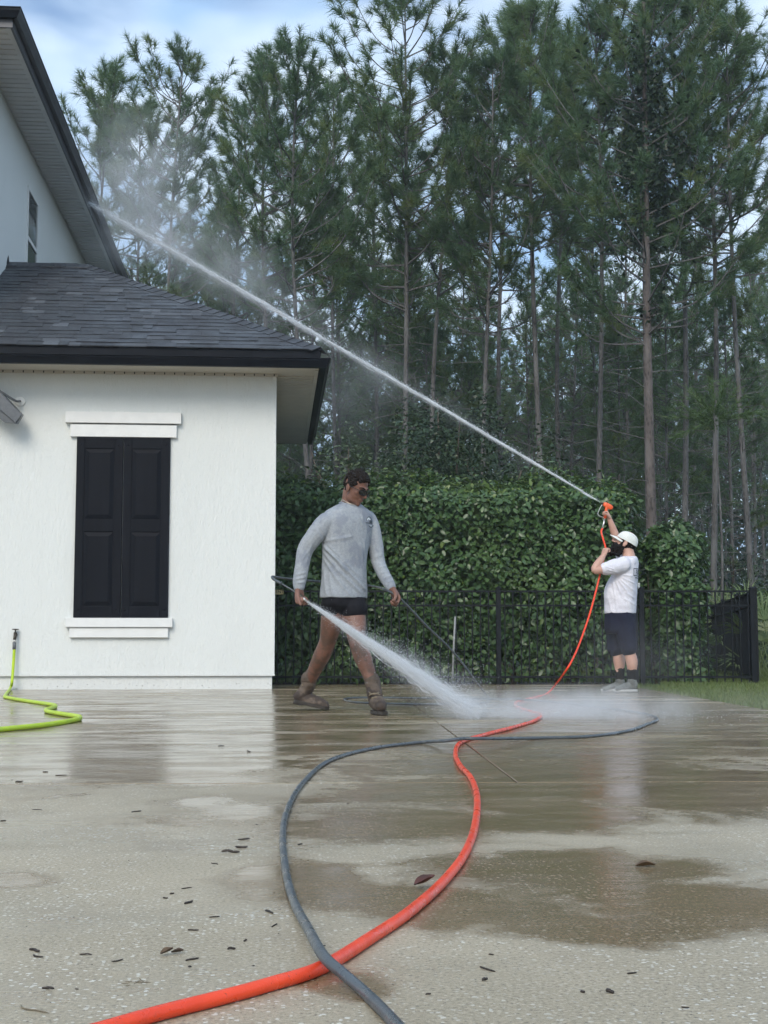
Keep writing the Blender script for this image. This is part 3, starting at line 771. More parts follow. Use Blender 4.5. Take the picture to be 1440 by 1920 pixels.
def hedge_thing(name, label, x0, x1, d0, d1, ztop, n, n_single, seed, round_=0.35, topnoise=0.10, new_frac=0.16):
    r = np.random.default_rng(seed)
    h = empty(name, flat((x0+x1)/2, d0)); tag(h, label, 'hedge', 'clipped hedges behind the fence')
    c0 = flat((x0+x1)/2, (d0+d1)/2); W = (flat(x1, (d0+d1)/2) - flat(x0, (d0+d1)/2)).length/2; D = (d1-d0)/2
    S, Hd = np.array(SIDE), np.array(HEAD)
    # points on front, top, ends of a rounded block
    area = np.array([2*W*ztop*1.5, 2*W*2*D*1.1, 2*D*ztop, 2*D*ztop, 2*W*ztop*0.35]); pick = r.choice(5, n, p=area/area.sum())
    u = r.uniform(-1, 1, n)*W; d = r.uniform(-1, 1, n)*D; z = r.uniform(0.02, 1, n)*ztop
    out = np.zeros((n, 3))
    sgn = np.where(pick == 0, -1.0, 1.0)
    f = pick == 0; d[f] = -D; out[f] = -Hd
    f = pick == 4; d[f] = D; out[f] = Hd
    f = pick == 1; z[f] = ztop; out[f] = (0, 0, 1)
    f = pick == 2; u[f] = W; out[f] = S
    f = pick == 3; u[f] = -W; out[f] = -S
    # round the edges
    top = np.clip((z - (ztop - round_))/round_, 0, 1)
    edge = np.clip((np.abs(u) - (W - round_))/round_, 0, 1)
    fr = np.clip((np.abs(d) - (D - round_))/round_, 0, 1)
    z -= round_*0.45*np.clip(edge**2 + fr**2, 0, 1.3)*(top)
    u -= np.sign(u)*round_*0.45*np.clip(top**2*0.7 + fr**2, 0, 1.2)*edge
    d -= np.sign(d)*round_*0.45*np.clip(top**2 + edge**2, 0, 1.2)*fr
    P = np.array(c0)[None] + u[:, None]*S + d[:, None]*Hd + np.column_stack([np.zeros(n), np.zeros(n), z])
    bump = np.array([mnoise.noise(Vector(p)*1.7)*0.16 + mnoise.noise(Vector(p)*4.5)*0.09 for p in P])
    P += out*bump[:, None]
    P[:, 2] += (top > 0.5)*np.array([mnoise.noise(Vector((p[0]*0.9, p[1]*0.9, 3)))*topnoise for p in P])
    depth = r.exponential(0.09, n); depth = np.minimum(depth, 0.5)
    shoot = (r.random(n) < 0.05) & (pick == 1); depth[shoot] = -r.uniform(0.02, 0.13, shoot.sum())
    P -= out*depth[:, None]
    # thinner towards the ground: bare stems below
    low = P[:, 2] < 0.5
    keep = ~(low & (r.random(n) > 0.35 + P[:, 2]*1.2)); P, out, depth, top, pick = P[keep], out[keep], depth[keep], top[keep], pick[keep]; n = len(P)
    nrm = out*0.7 + np.array([0, 0, 0.55]) + r.normal(0, 0.45, (n, 3))
    tip = np.cross(nrm, r.normal(0, 1, (n, 3))) + out*0.35 + np.array([0, 0, -0.35])
    tip -= nrm*(np.sum(tip*nrm, 1)/np.sum(nrm*nrm, 1))[:, None]*0.7
    size = r.uniform(0.045, 0.12, n)
    new = (r.random(n) < new_frac*(0.25 + 3.2*top**2)) & (depth < 0.08)
    old = ~new
    v, fc = scatter(LEAF_V, LEAF_F, P[old], tip[old], nrm[old], size[old])
    # the leaves that show largest become parts of their own
    front = np.where(old & (pick == 0) & (depth < 0.06))[0]; r.shuffle(front); single = front[:n_single]
    mask = np.ones(n, bool); mask[single] = False
    v, fc = scatter(LEAF_V, LEAF_F, P[old & mask], tip[old & mask], nrm[old & mask], size[old & mask])
    fo = obj('foliage', np_mesh('foliage', v, fc), M['hedge'], h, True); fo['kind'] = 'stuff'
    v, fc = scatter(LEAF_V, LEAF_F, P[new], tip[new], nrm[new] + np.array([0, 0, .5]), size[new]*0.85)
    fo = obj('new_growth', np_mesh('new_growth', v, fc), M['newleaf'], h, True); fo['kind'] = 'stuff'
    lm = np_mesh('leaf', LEAF_V, LEAF_F); lm.materials.append(M['hedge1']); lm.polygons.foreach_set('use_smooth', np.ones(len(lm.polygons), bool))
    inv = Matrix.Translation(-h.location)
    for i in single:
        t = Vector(tip[i]).normalized(); b = t.cross(Vector(nrm[i])).normalized(); uu = b.cross(t)
        o = bpy.data.objects.new('leaf', lm); COL.objects.link(o); o.parent = h
        o.matrix_basis = inv @ Matrix.Translation(Vector(P[i]) + Vector(out[i])*0.012) @ Matrix((b, t, uu)).transposed().to_4x4() @ Matrix.Scale(float(size[i])*1.08, 4)
    # stems and inner branches
    st = MB()
    for k in range(int(W*7)):
        a = Vector(c0) + SIDE*random.uniform(-W*.93, W*.93) + HEAD*random.uniform(-D*.45, D*.6)
        b = a + Vector((random.uniform(-.25, .25), random.uniform(-.2, .2), ztop*random.uniform(.5, .85))); a.z = -0.1
        st.tube([a, (a+b)/2 + Vector((random.uniform(-.1,.1), random.uniform(-.1,.1), 0)), b], [0.022, 0.016, 0.006], 5)
        for j in range(5):
            s_ = a.lerp(b, random.uniform(.25, .95)); e = s_ + Vector((random.uniform(-.4,.4), random.uniform(-.45,.45), random.uniform(.05,.45)))
            st.tube([s_, e], [0.008, 0.003], 4)
    st.build('stems', M['wood'], h)
    # dense inner foliage that closes the body
    m = int(n*0.32); uu = r.uniform(-1, 1, m)*(W-.2); dd = r.uniform(-.55, .8, m)*D; zz = r.uniform(0.12, 0.93, m)*ztop
    P2 = np.array(c0)[None] + uu[:, None]*S + dd[:, None]*Hd + np.column_stack([np.zeros(m), np.zeros(m), zz])
    nr2 = -Hd[None]*0.7 + r.normal(0, .5, (m, 3)); tp2 = np.cross(nr2, r.normal(0, 1, (m, 3)))
    v, fc = scatter(LEAF_V2, LEAF_F2, P2, tp2, nr2, r.uniform(0.14, 0.22, m))
    fo = obj('inner_foliage', np_mesh('inner_foliage', v, fc), M['hedge'], h); fo['kind'] = 'stuff'
    return h
ZH = at(900, 893, 19.0).z
hedge_thing('hedge', 'long clipped green hedge, head high and wider than all else behind the fence', 468, 1188, 18.75, 20.1, ZH, 25000, 300, 11)
ZH2 = at(1265, 972, 19.0).z
hedge_thing('hedge', 'narrow round-topped green bush right of the man in the white cap', 1203, 1325, 18.75, 19.9, ZH2, 5600, 180, 12, 0.42, 0.14, 0.02)

# ================================================================ pines
def needle_material():
    t = NT('pine_needle'); v = t.coord('World')
    c = t.mix(t.n('ObjectInfo').outputs['Random'], (0.088, 0.158, 0.078), (0.130, 0.205, 0.092))
    c = t.mix(t.ramp(t.noise(v, 1.1, 3), 0.48, 0.7, 0, 0.8), c, (0.19, 0.235, 0.075))
    c = t.mix(t.ramp(t.noise(v, 0.9, 2), 0.68, 0.8, 0, 0.5), c, (0.10, 0.075, 0.04))
    p = t.principled(c, 0.5, spec=0.3); tr = t.n('BsdfTranslucent'); t.l(c, tr.inputs['Color'])
    ms = t.n('MixShader'); ms.inputs[0].default_value = 0.36; t.l(p, ms.inputs[1]); t.l(tr.outputs[0], ms.inputs[2])
    return t.done(ms.outputs[0])
def bark_material(name, a, b, c_):
    t = NT(name); v = t.coord('World')
    vo = t.n('TexVoronoi'); t.l(t.scaled(v, (1, 1, 0.35)), vo.inputs['Vector']); vo.inputs['Scale'].default_value = 22
    c = t.mix(t.ramp(vo.outputs['Distance'], 0.05, 0.55), a, b)
    c = t.mix(t.ramp(t.noise(t.scaled(v, (1, 1, 0.5)), 3.0, 5), 0.45, 0.7), c, c_)
    return t.done(t.principled(c, 0.85, t.bump(vo.outputs['Distance'], 0.7, 0.02)))
M['needle'] = needle_material()
M['bark'] = bark_material('pine_bark', (0.042, 0.040, 0.039), (0.105, 0.100, 0.096), (0.165, 0.163, 0.158))
M['redbark'] = bark_material('reddish_pine_bark', (0.040, 0.034, 0.032), (0.105, 0.088, 0.081), (0.15, 0.132, 0.125))
PH = 16.0
def pine_variant(seed, low=0.58, spread=1.0, ntuft=52, dead=34, wid=0.0070, nsub=2.5, rs=1.0, bmax=0.22):
    R = random.Random(seed); r = np.random.default_rng(seed)
    ph = R.uniform(0, 6.28); bend = R.uniform(0.2, 1.0)*bmax
    def axis(z): return Vector((bend*math.sin(z*0.33 + ph), bend*math.cos(z*0.27 + ph*2), z)) - Vector((bend*math.sin(ph), bend*math.cos(ph*2), 0))
    def rad(z): return rs*(max(0.012, 0.068*(1 - z/PH)**0.72 + 0.010) + (0.03*math.exp(-z/0.35)))
    tr = MB(); zs = [0, .15, .35, .7] + [1.2 + i*(PH - 1.4)/18 for i in range(19)]
    tr.tube([axis(z) for z in zs], [rad(z) for z in zs], 10)
    br = MB(); tufts = []
    def tuft(p, d): tufts.append((p, d.normalized()))
    z = PH*low
    while z < PH - 0.25:
        k = (z/PH - low)/(1 - low)
        L = spread*(0.75 + 1.55*math.sin(math.pi*min(1, (0.22 + 0.78*k))**1.0)*(1 - 0.35*k))*R.uniform(0.75, 1.2)
        if k > 0.8: L *= 0.30 + (1-k)*3.0
        for j in range(R.choice((3, 4, 4, 5))):
            if R.random() < 0.13: continue
            a = R.uniform(0, 6.283); el = math.radians(R.uniform(12, 38) + 28*k); l = L*R.uniform(0.55, 1.15)
            d = Vector((math.cos(a)*math.cos(el), math.sin(a)*math.cos(el), math.sin(el)))
            s = axis(z + R.uniform(-.15, .15)); m = s + d*l*.55 + Vector((0, 0, -.10*l)); e = s + d*l + Vector((0, 0, .16*l))
            pts = spline([s, m, e], 4)
            br.tube(pts, [0.022*(1 - .8*i/(len(pts)-1))*(0.6 + .5*(1-k)) + .003 for i in range(len(pts))], 4, False)
            tuft(e, (e - m))
            for q_ in range(int(3 + l*nsub)):
                t_ = R.uniform(0.35, 0.97); i0 = t_*(len(pts)-1); b0 = pts[int(i0)].lerp(pts[min(int(i0)+1, len(pts)-1)], i0 - int(i0))
                dd = (d + Vector((R.gauss(0, .55), R.gauss(0, .55), R.gauss(.35, .35)))).normalized()
                e2 = b0 + dd*R.uniform(0.16, 0.48)
                br.tube([b0, e2], [0.007, 0.004], 3, False); tuft(e2, dd + Vector((0, 0, .25)))
        z += R.uniform(0.30, 0.52)
    for q_ in range(4):
        tuft(axis(PH - 0.05) + Vector((R.gauss(0, .06), R.gauss(0, .06), R.uniform(-.3, .12))), Vector((R.gauss(0, .25), R.gauss(0, .25), 1)))
    for q_ in range(dead):
        z = PH*R.uniform(0.16, low + .06); a = R.uniform(0, 6.283); l = R.uniform(0.35, 1.5)
        s = axis(z); d = Vector((math.cos(a), math.sin(a), R.uniform(-.15, .5)))
        m = s + d*l*.5 + Vector((R.gauss(0, .05), R.gauss(0, .05), R.gauss(0, .06))); e = s + d*l + Vector((R.gauss(0, .1), R.gauss(0, .1), R.gauss(-.05, .12)))
        br.tube([s, m, e], [0.012, 0.008, 0.003], 4, False)
        if R.random() < .6:
            br.tube([m, m + Vector((R.gauss(0, .25), R.gauss(0, .25), R.gauss(.05, .15)))], [0.005, 0.002], 3, False)
    T = len(tufts); n = ntuft
    P = np.repeat(np.array([t[0] for t in tufts]), n, 0); D = np.repeat(np.array([t[1] for t in tufts]), n, 0)
    N = len(P)
    rv = r.normal(0, 1, (N, 3)); rv -= D*np.sum(rv*D, 1)[:, None]; rv /= np.linalg.norm(rv, axis=1, keepdims=True)
    ang = r.uniform(0.1, 1.45, N)
    nd = D*np.cos(ang)[:, None] + rv*np.sin(ang)[:, None]
    base = P - D*(r.uniform(0, 0.20, N))[:, None]
    ln = r.uniform(0.18, 0.33, N)
    tip = base + nd*ln[:, None] + np.array([0, 0, -1])*(ln*ln*0.35)[:, None]
    sd_ = np.cross(nd, r.normal(0, 1, (N, 3))); sd_ /= np.linalg.norm(sd_, axis=1, keepdims=True); sd_ *= wid
    V = np.stack([base - sd_, base + sd_, tip], 1).reshape(-1, 3); Fc = np.arange(N*3).reshape(-1, 3)
    tm_ = tr.mesh('trunk'); tm_.polygons.foreach_set('use_smooth', np.ones(len(tm_.polygons), bool)); tm_.materials.append(M['bark'])
    bm_ = br.mesh('branches'); bm_.materials.append(M['bark'])
    cm_ = np_mesh('crown', V, Fc); cm_.materials.append(M['needle'])
    return tm_, bm_, cm_
PV = [pine_variant(21, 0.57, 1.15, 52, nsub=3.8), pine_variant(22, 0.53, 1.25, 52, nsub=3.8), pine_variant(23, 0.60, 1.1, 52, nsub=3.8), pine_variant(24, 0.55, 1.2, 52, nsub=3.8), pine_variant(25, 0.50, 1.3, 52, nsub=3.8), pine_variant(26, 0.60, 1.1, 52, nsub=3.8)]
# fewer, broader needle bundles for the trees deep in the wood
PV += [pine_variant(31, 0.56, 1.0, 22, 30, 0.012), pine_variant(32, 0.50, 1.05, 22, 30, 0.012), pine_variant(33, 0.44, 0.9, 22, 30, 0.012)]
PV += [pine_variant(41, 0.46, 1.55, 58, 30, 0.0070, 3.4, 1.75, 0.06), pine_variant(42, 0.25, 0.95, 40, 12, 0.008)]
def pine(px, d, height, label, group, variant, rot, thick=0.9, tilt=(0, 0), bark=None):
    e = empty('pine_tree', flat(px, d, -0.17)); tag(e, label, 'pine tree', group)
    s = height/PH
    e.scale = (s*thick, s*thick, s); e.rotation_euler = (tilt[0], tilt[1], rot)
    for nm, me in zip(('trunk', 'branches', 'crown'), PV[variant]):
        o = bpy.data.objects.new(nm, me); COL.objects.link(o); o.parent = e
        if nm == 'branches': o['kind'] = 'stuff'
        if bark and nm == 'trunk':
            o.data = me.copy(); o.data.materials[0] = bark
    return e
ORD = ['first', 'second', 'third', 'fourth', 'fifth', 'sixth', 'seventh', 'eighth', 'ninth', 'tenth', 'eleventh', 'twelfth', 'thirteenth', 'fourteenth', 'fifteenth', 'sixteenth', 'seventeenth', 'eighteenth']
FRONT = [  # px, depth, top y, variant, extra words
 (176, 41, 128, 4, 'round-topped pine in spray mist, nearest the upper gutter'),
 (243, 46, 205, 1, 'slim pine in the mist just right of the roundest pine crown'),
 (322, 37, 116, 3, 'pine with side tufts rising above the middle of the garage roof'),
 (432, 43, 195, 0, 'pine above the lower half of the roof hip, shorter than its neighbours'),
 (513, 33.5, 118, 0, 'dark slender pine standing just left of the pale trunk by the gutter corner'),
 (588, 31, 82, 3, 'pine with a pale trunk that drops behind the black gutter corner'),
 (643, 39, 150, 2, 'thin pine just right of the pale trunk by the gutter corner'),
 (700, 45, 200, 1, 'short-looking pine between the thin trunk and the tall spire pine'),
 (757, 32, 0, 1, 'tall spire-topped pine above the walking man, reaching the picture top'),
 (835, 33, 90, 2, 'pine with a pale bare trunk above the dark broadleaf shrub'),
 (914, 31, 105, 0, 'straight pine with a ringed trunk right of the dark broadleaf shrub'),
 (962, 41, 30, 4, 'bushy-crowned pine set back behind the straight ringed trunk'),
 (1024, 31.5, -6, 5, 'tall pine rising above the water stream, second tallest in the middle'),
 (1068, 35, 48, 2, 'slim pine with flaking dark trunk right of the tall middle pine'),
 (1120, 30, 15, 5, 'pine whose trunk meets the hedge right behind the raised nozzle'),
 (1284, 31, -25, 3, 'pine rising right of the thick vine-clad trunk'),
 (1337, 30, -12, 0, 'pine rising directly above the feathery palmetto clump'),
 (1414, 29, 35, 2, 'last big pine at the right edge of the picture'),
]
for i, (px, d, ty, v_, lab) in enumerate(FRONT):
    h = at(px, ty, d).z + 0.17
    pine(px, d, h, lab, 'pines in the front row of the wood', v_, i*1.7, 1.05 if d < 34 else 0.95, (random.uniform(-.012, .012), random.uniform(-.012, .012)))
# the thick vine-clad pine
bigd = 27.5; bigh = at(1228, -95, bigd).z
big = pine(1228, bigd, bigh, 'thickest pine, reddish bark, dark vine leaves round its upper trunk', 'pines in the front row of the wood', 9, 0.6, 1.0, (0, 0), M['redbark'])
M['vine'] = leaf_mat('vine_leaf', (0.012, 0.028, 0.014), (0.025, 0.048, 0.020), (0.03, 0.05, 0.02), 0.4, 0.12, 1.0)
r = np.random.default_rng(77); n = 5200
zz = r.beta(2.4, 2.0, n)*7.0 + 6.6; a = r.uniform(0, 2*np.pi, n); rad_ = np.abs(r.normal(0, 0.35, n)) + 0.12 + 0.75*(r.random(n) < .35)*r.random(n)*np.clip((zz-7)/3, 0, 1)*1.6
c0 = flat(1228, bigd)
P = np.column_stack([c0.x + np.cos(a)*rad_, c0.y + np.sin(a)*rad_, zz])
cl = np.array([mnoise.noise(Vector(p)*0.9) for p in P]); k_ = cl > -0.08; P = P[k_]; n = len(P)
v, fc = scatter(LEAF_V2, LEAF_F2, P, r.normal(0, 1, (n, 3)) + np.array([0, 0, -.6]), r.normal(0, 1, (n, 3)) + np.array([0, 0, .8]), r.uniform(0.09, 0.16, n))
vo_ = np_mesh('vine_leaves', v, fc); vo_.materials.append(M['vine']); ob = bpy.data.objects.new('vine_leaves', vo_); COL.objects.link(ob); ob.parent = big; ob.matrix_parent_inverse = (Matrix.LocRotScale(big.location, big.rotation_euler, big.scale)).inverted(); ob['kind'] = 'stuff'
# the rest of the plantation
RB = random.Random(99); placed = [(flat(f[0], f[1])) for f in FRONT] + [c0]
cnt = 0; tries = 0
while cnt < 165 and tries < 9000:
    tries += 1
    d = 40 + 50*RB.random()**0.8; px = RB.uniform(60, 1500)
    p = flat(px, d)
    if p.x < -3 and p.y < 36: continue
    if px < 520 and RB.random() < .35: continue
    if any((p - q_).length < 1.9 for q_ in placed): continue
    placed.append(p); cnt += 1
    pine(px, d, RB.uniform(13.5, 17.2), 'slender pine standing deep in the wood among many like it', 'pines deep in the wood', 6 + RB.randrange(3), RB.uniform(0, 6.28), RB.uniform(.75, 1.0), (RB.uniform(-.02, .02), RB.uniform(-.02, .02)))

# younger pines that fill the storey under the tall crowns
for px, d, hh, lab in [(480, 36, 9.0, 'young pine low behind the roof hip, left of the pale trunk'), (800, 38, 10.0, 'young bushy pine just right of the spire pine trunk'), (880, 36, 8.5, 'young pine above the dark broadleaf tree'),
                       (1165, 35, 9.0, 'young bushy pine just left of the thick vine-clad trunk'), (1255, 33, 9.5, 'young bushy pine just right of the thick vine-clad trunk'), (1375, 34, 9.8, 'young pine between the last two big trunks on the right'),
                       (270, 38, 9.5, 'young pine half hidden behind the garage roof hip')]:
    pine(px, d, hh, lab, 'young pines under the tall crowns', 10, px*.7, 1.25)

# ================================================================ undergrowth
def bush_mesh(seed, n, lobes, V=LEAF_V2, Fc=LEAF_F2, smin=0.05, smax=0.1):
    r = np.random.default_rng(seed)
    C = np.array([(r.normal(0, .30), r.normal(0, .30), r.uniform(.15, .9)) for _ in range(lobes)]); Rr = r.uniform(.14, .30, lobes)
    k = r.integers(0, lobes, n); dv = r.normal(0, 1, (n, 3)); dv /= np.linalg.norm(dv, axis=1, keepdims=True)
    P = C[k] + dv*(Rr[k]*(r.random(n)**0.35)*1.0)[:, None]*np.array([1, 1, .8]) + r.normal(0, .02, (n, 3))
    P[:, 2] = np.abs(P[:, 2])
    nrm = dv*.6 + np.array([0, 0, .7]) + r.normal(0, .4, (n, 3)); tip = np.cross(nrm, r.normal(0, 1, (n, 3))) + dv*.4 + np.array([0, 0, -.3])
    return P, tip, nrm, r
def bush(name, label, cat, group, px, d, ztop, width, seed, n, mat_, lobes=26, smin=.06, smax=.12):
    P, tip, nrm, r = bush_mesh(seed, n, lobes)
    h = ztop
    P = P*np.array([width, width, h/1.12])
    v, fc = scatter(LEAF_V2, LEAF_F2, P, tip, nrm, r.uniform(smin, smax, n))
    e = empty(name, flat(px, d, -0.17)); tag(e, label, cat, group)
    me = np_mesh('crown', v, fc); o = obj('crown', me, mat_); o.parent = e
    st = MB(); R = random.Random(seed)
    for k in range(5):
        b = Vector((R.gauss(0, .28)*width, R.gauss(0, .28)*width, h*R.uniform(.5, .9))); a_ = Vector((R.gauss(0, .06), R.gauss(0, .06), 0))
        st.tube(spline([a_, a_.lerp(b, .5) + Vector((R.gauss(0, .1), R.gauss(0, .1), 0)), b], 4), [0.05*(1 - i/9.0*.85) for i in range(9)], 6)
    s_ = st.build('trunk', M['wood'], None, True); s_.parent = e
    return e
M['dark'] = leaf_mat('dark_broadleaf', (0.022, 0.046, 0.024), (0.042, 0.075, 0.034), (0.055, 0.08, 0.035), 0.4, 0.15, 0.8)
M['mid'] = leaf_mat('mid_broadleaf', (0.08, 0.12, 0.06), (0.11, 0.155, 0.07), (0.14, 0.15, 0.07), 0.45, 0.2, 0.8)  # leaf colour lightened so the mist over these shrubs is painted in
G_ = 'shrubs between the hedge and the pines'
for px, d, ty, w, sd_, n, mt, lab in [
    (858, 25.0, 668, 2.2, 31, 9000, 'dark', 'dark evergreen broadleaf tree above the hedge right of the walking man'),
    (735, 26.5, 735, 2.6, 32, 8000, 'mid', 'hazy grey-green shrub behind the walking man and hedge'),
    (655, 28.0, 765, 2.2, 33, 6000, 'mid', 'pale hazy shrub close to the black gutter corner'),
    (945, 27.0, 770, 2.0, 34, 6000, 'dark', 'lower dark shrub between the broadleaf tree and the ringed pine trunk'),
    (1010, 29.0, 815, 1.7, 35, 4500, 'mid', 'small yellowish shrub under the water stream behind the hedge'),
    (560, 30.0, 830, 2.4, 36, 5000, 'dark', 'dark low shrub filling the gap beside the house corner'),
    (1180, 33.0, 930, 2.2, 37, 4500, 'dark', 'low dark shrub behind the raised nozzle at the foot of the pines'),
    (1400, 34.0, 985, 2.6, 38, 5000, 'dark', 'low dark shrub at the pine feet near the right edge')]:
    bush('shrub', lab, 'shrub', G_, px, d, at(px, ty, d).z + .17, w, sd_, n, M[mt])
# pine sapling with a bright tuft
def mini_pine(px, d, y_tuft, label):
    e = empty('pine_sapling', flat(px, d, -0.17)); tag(e, label, 'sapling'); r = np.random.default_rng(5); R = random.Random(5)
    top = at(px, y_tuft, d).z + 0.17; st = MB(); st.tube(spline([(0,0,0), (.1,.05,top*.5), (0,0,top)], 5), [0.03*(1-i/11) + .006 for i in range(11)], 6); o = st.build('trunk', M['bark'], None, True); o.parent = e
    N = 2600; D = np.array([(R.gauss(0, .5), R.gauss(0, .5), R.gauss(.3, .4)) for _ in range(26)]); D /= np.linalg.norm(D, axis=1, keepdims=True)
    k = r.integers(0, 26, N); base = np.array([0, 0, top]) + D[k]*np.array([1.2, 1.2, 1.0])*r.uniform(.05, .75, N)[:, None]
    nd = D[k] + r.normal(0, .55, (N, 3)); nd /= np.linalg.norm(nd, axis=1, keepdims=True); tip = base + nd*r.uniform(.14, .24, N)[:, None]; s_ = np.cross(nd, r.normal(0, 1, (N, 3)))*.004
    m = np_mesh('crown', np.stack([base-s_, base+s_, tip], 1).reshape(-1, 3), np.arange(N*3).reshape(-1, 3)); o = obj('crown', m, leaf_mat('bright_needle', (0.075, 0.13, 0.045), (0.10, 0.16, 0.055), (0.09, 0.15, 0.05), 0.45, 0.3)); o.parent = e
mini_pine(1350, 26, 785, 'young pine with one bright green tuft in front of the right trunks')
# palmetto clump behind the fence corner
M['palm'] = leaf_mat('palmetto_blade', (0.12, 0.18, 0.07), (0.18, 0.23, 0.10), (0.19, 0.22, 0.10), 0.45, 0.3, 1.5)
def palmetto(px, d, ztop, label, seed, nf=26):
    e = empty('palmetto', flat(px, d, -0.15)); tag(e, label, 'palmetto', 'palmettos by the fence corner'); R = random.Random(seed)
    for k in range(nf):
        a = R.uniform(0, 6.283); el = R.uniform(.5, 1.35); l = ztop*R.uniform(.45, .8)
        hub = Vector((math.cos(a)*math.cos(el), math.sin(a)*math.cos(el), math.sin(el)))*l
        fr = MB(); fr.tube([(0, 0, 0), hub*.55 + Vector((0,0,.05)), hub], [.012, .009, .006], 4)
        dirn = (hub.normalized() + Vector((0, 0, -.15))).normalized(); sidev = dirn.cross(Vector((0, 0, 1))).normalized(); upv = sidev.cross(dirn)
        for j in range(19):
            t_ = (j - 9)/9.0*1.35; L_ = ztop*.42*(1 - .25*abs(t_)/1.35)*R.uniform(.85, 1.1)
            dd = (dirn*math.cos(t_) + sidev*math.sin(t_) + upv*R.gauss(.05, .1)).normalized(); wv = dd.cross(upv).normalized()*.012
            m = hub + dd*L_*.6; t3 = hub + dd*L_ + Vector((0, 0, -.22*L_))
            fr.add([hub - wv*.4, hub + wv*.4, m + wv, m - wv, t3], [(0,1,2,3), (3,2,4)])
        o = fr.build('frond', M['palm']); o.parent = e
palmetto(1350, 27.5, at(1350, 1050, 27.5).z + .1, 'pale green palmetto fan clump above the leaning edge-on fence', 3)
palmetto(1418, 25, at(1418, 1080, 25).z + .1, 'lower palmetto clump behind the fence corner post', 4, 22)
palmetto(1452, 20.5, at(1452, 1110, 20.5).z + .1, 'palmetto clump cut off by the right edge of the picture', 6, 22)
# far wood: the undergrowth that closes the view between the last trunks
r = np.random.default_rng(8); n = 90000
px = r.uniform(-100, 1700, n); d = r.uniform(70, 112, n); z = np.abs(r.normal(0, 1, n))*6.2
z = z*(0.65 + 0.7*np.array([mnoise.noise(Vector((a*.012, b*.1, 0))) + .5 for a, b in zip(px, d)]))
P = np.array([tuple(flat(a, b)) for a, b in zip(px, d)]); P[:, 2] = z - .1
v, fc = scatter(LEAF_V2, LEAF_F2, P, r.normal(0, 1, (n, 3)), r.normal(0, 1, (n, 3)) + np.array([0, -1, .5]), r.uniform(.25, .6, n))
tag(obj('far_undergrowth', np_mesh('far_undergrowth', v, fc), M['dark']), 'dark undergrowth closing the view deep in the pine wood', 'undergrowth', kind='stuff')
r = np.random.default_rng(9); n = 26000
px = r.uniform(480, 1700, n); d = r.uniform(30, 66, n); z = np.abs(r.normal(0, 1, n))*.8
k_ = np.array([mnoise.noise(Vector((a*.02, b*.25, 2))) for a, b in zip(px, d)]) > -0.05; px, d, z = px[k_], d[k_], z[k_]; n = len(px)
P = np.array([tuple(flat(a, b)) for a, b in zip(px, d)]); P[:, 2] = z - .1
v, fc = scatter(LEAF_V2, LEAF_F2, P, r.normal(0, 1, (n, 3)), r.normal(0, 1, (n, 3)) + np.array([0, -.6, .8]), r.uniform(.12, .3, n))
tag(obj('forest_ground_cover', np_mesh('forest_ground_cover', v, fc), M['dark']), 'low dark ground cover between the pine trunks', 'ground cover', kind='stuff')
# ================================================================ people
def skin_mat(name, c1, c2, dirt=None):
    t = NT(name); v = t.coord('World')
    c = t.mix(t.ramp(t.noise(v, 9, 4), 0.35, 0.7), c1, c2)
    if dirt:
        z = t.n('SeparateXYZ'); t.l(v, z.inputs[0])
        k = t.math('MULTIPLY', t.ramp(z.outputs['Z'], 0.85, 0.5), t.ramp(t.noise(v, 15, 5, 0.65), 0.44, 0.58))
        c = t.mix(t.math('MULTIPLY', k, 0.85), c, dirt)
    return t.done(t.principled(c, 0.5, t.bump(t.noise(v, 220, 3), 0.12, 0.002), spec=0.4))
def cloth_mat(name, c1, c2, scale=14, wet=None, rough=0.8):
    t = NT(name); v = t.coord('World')
    c = t.mix(t.ramp(t.noise(v, scale, 5, 0.6), 0.35, 0.65), c1, c2)
    if wet: c = t.mix(t.ramp(t.noise(v, 5, 6, 0.62), 0.52, 0.60), c, wet)
    h = t.math('ADD', t.noise(v, 420, 2), t.math('MULTIPLY', t.noise(t.scaled(v, (1, 1, .5)), 26, 4), 1.6))
    return t.done(t.principled(c, rough, t.bump(h, 0.35, 0.006), spec=0.25))
M['skin1'] = skin_mat('brown_skin', (0.172, 0.083, 0.056), (0.230, 0.118, 0.085), (0.105, 0.068, 0.050))
M['skin2'] = skin_mat('fair_skin', (0.50, 0.285, 0.215), (0.58, 0.36, 0.28))
M['hair1'] = simple('dark_brown_hair', (0.008, 0.006, 0.005), (0.018, 0.013, 0.011), 120, 0.75, 0.6, 160, bdist=0.01, spec=0.15)
M['beard2'] = simple('black_beard', (0.006, 0.005, 0.005), (0.014, 0.011, 0.010), 120, 0.75, 0.6, 160, bdist=0.01, spec=0.15)
M['greyshirt'] = cloth_mat('grey_heather_shirt', (0.29, 0.315, 0.34), (0.35, 0.375, 0.40), 60, (0.245, 0.268, 0.305))
M['whiteshirt'] = cloth_mat('white_cotton_shirt', (0.74, 0.73, 0.78), (0.68, 0.67, 0.73), 10)
M['blackshort'] = cloth_mat('black_shorts', (0.005, 0.005, 0.008), (0.009, 0.009, 0.013), 20)
M['navyshort'] = cloth_mat('navy_shorts', (0.006, 0.008, 0.022), (0.010, 0.012, 0.030), 12)
M['boot'] = cloth_mat('muddy_leather_boot', (0.10, 0.075, 0.058), (0.16, 0.125, 0.098), 16, (0.06, 0.046, 0.038), 0.6)
M['sock1'] = cloth_mat('brown_sock', (0.13, 0.10, 0.078), (0.09, 0.07, 0.055), 30)
M['sock2'] = cloth_mat('black_sock', (0.006, 0.007, 0.007), (0.012, 0.012, 0.013), 30)
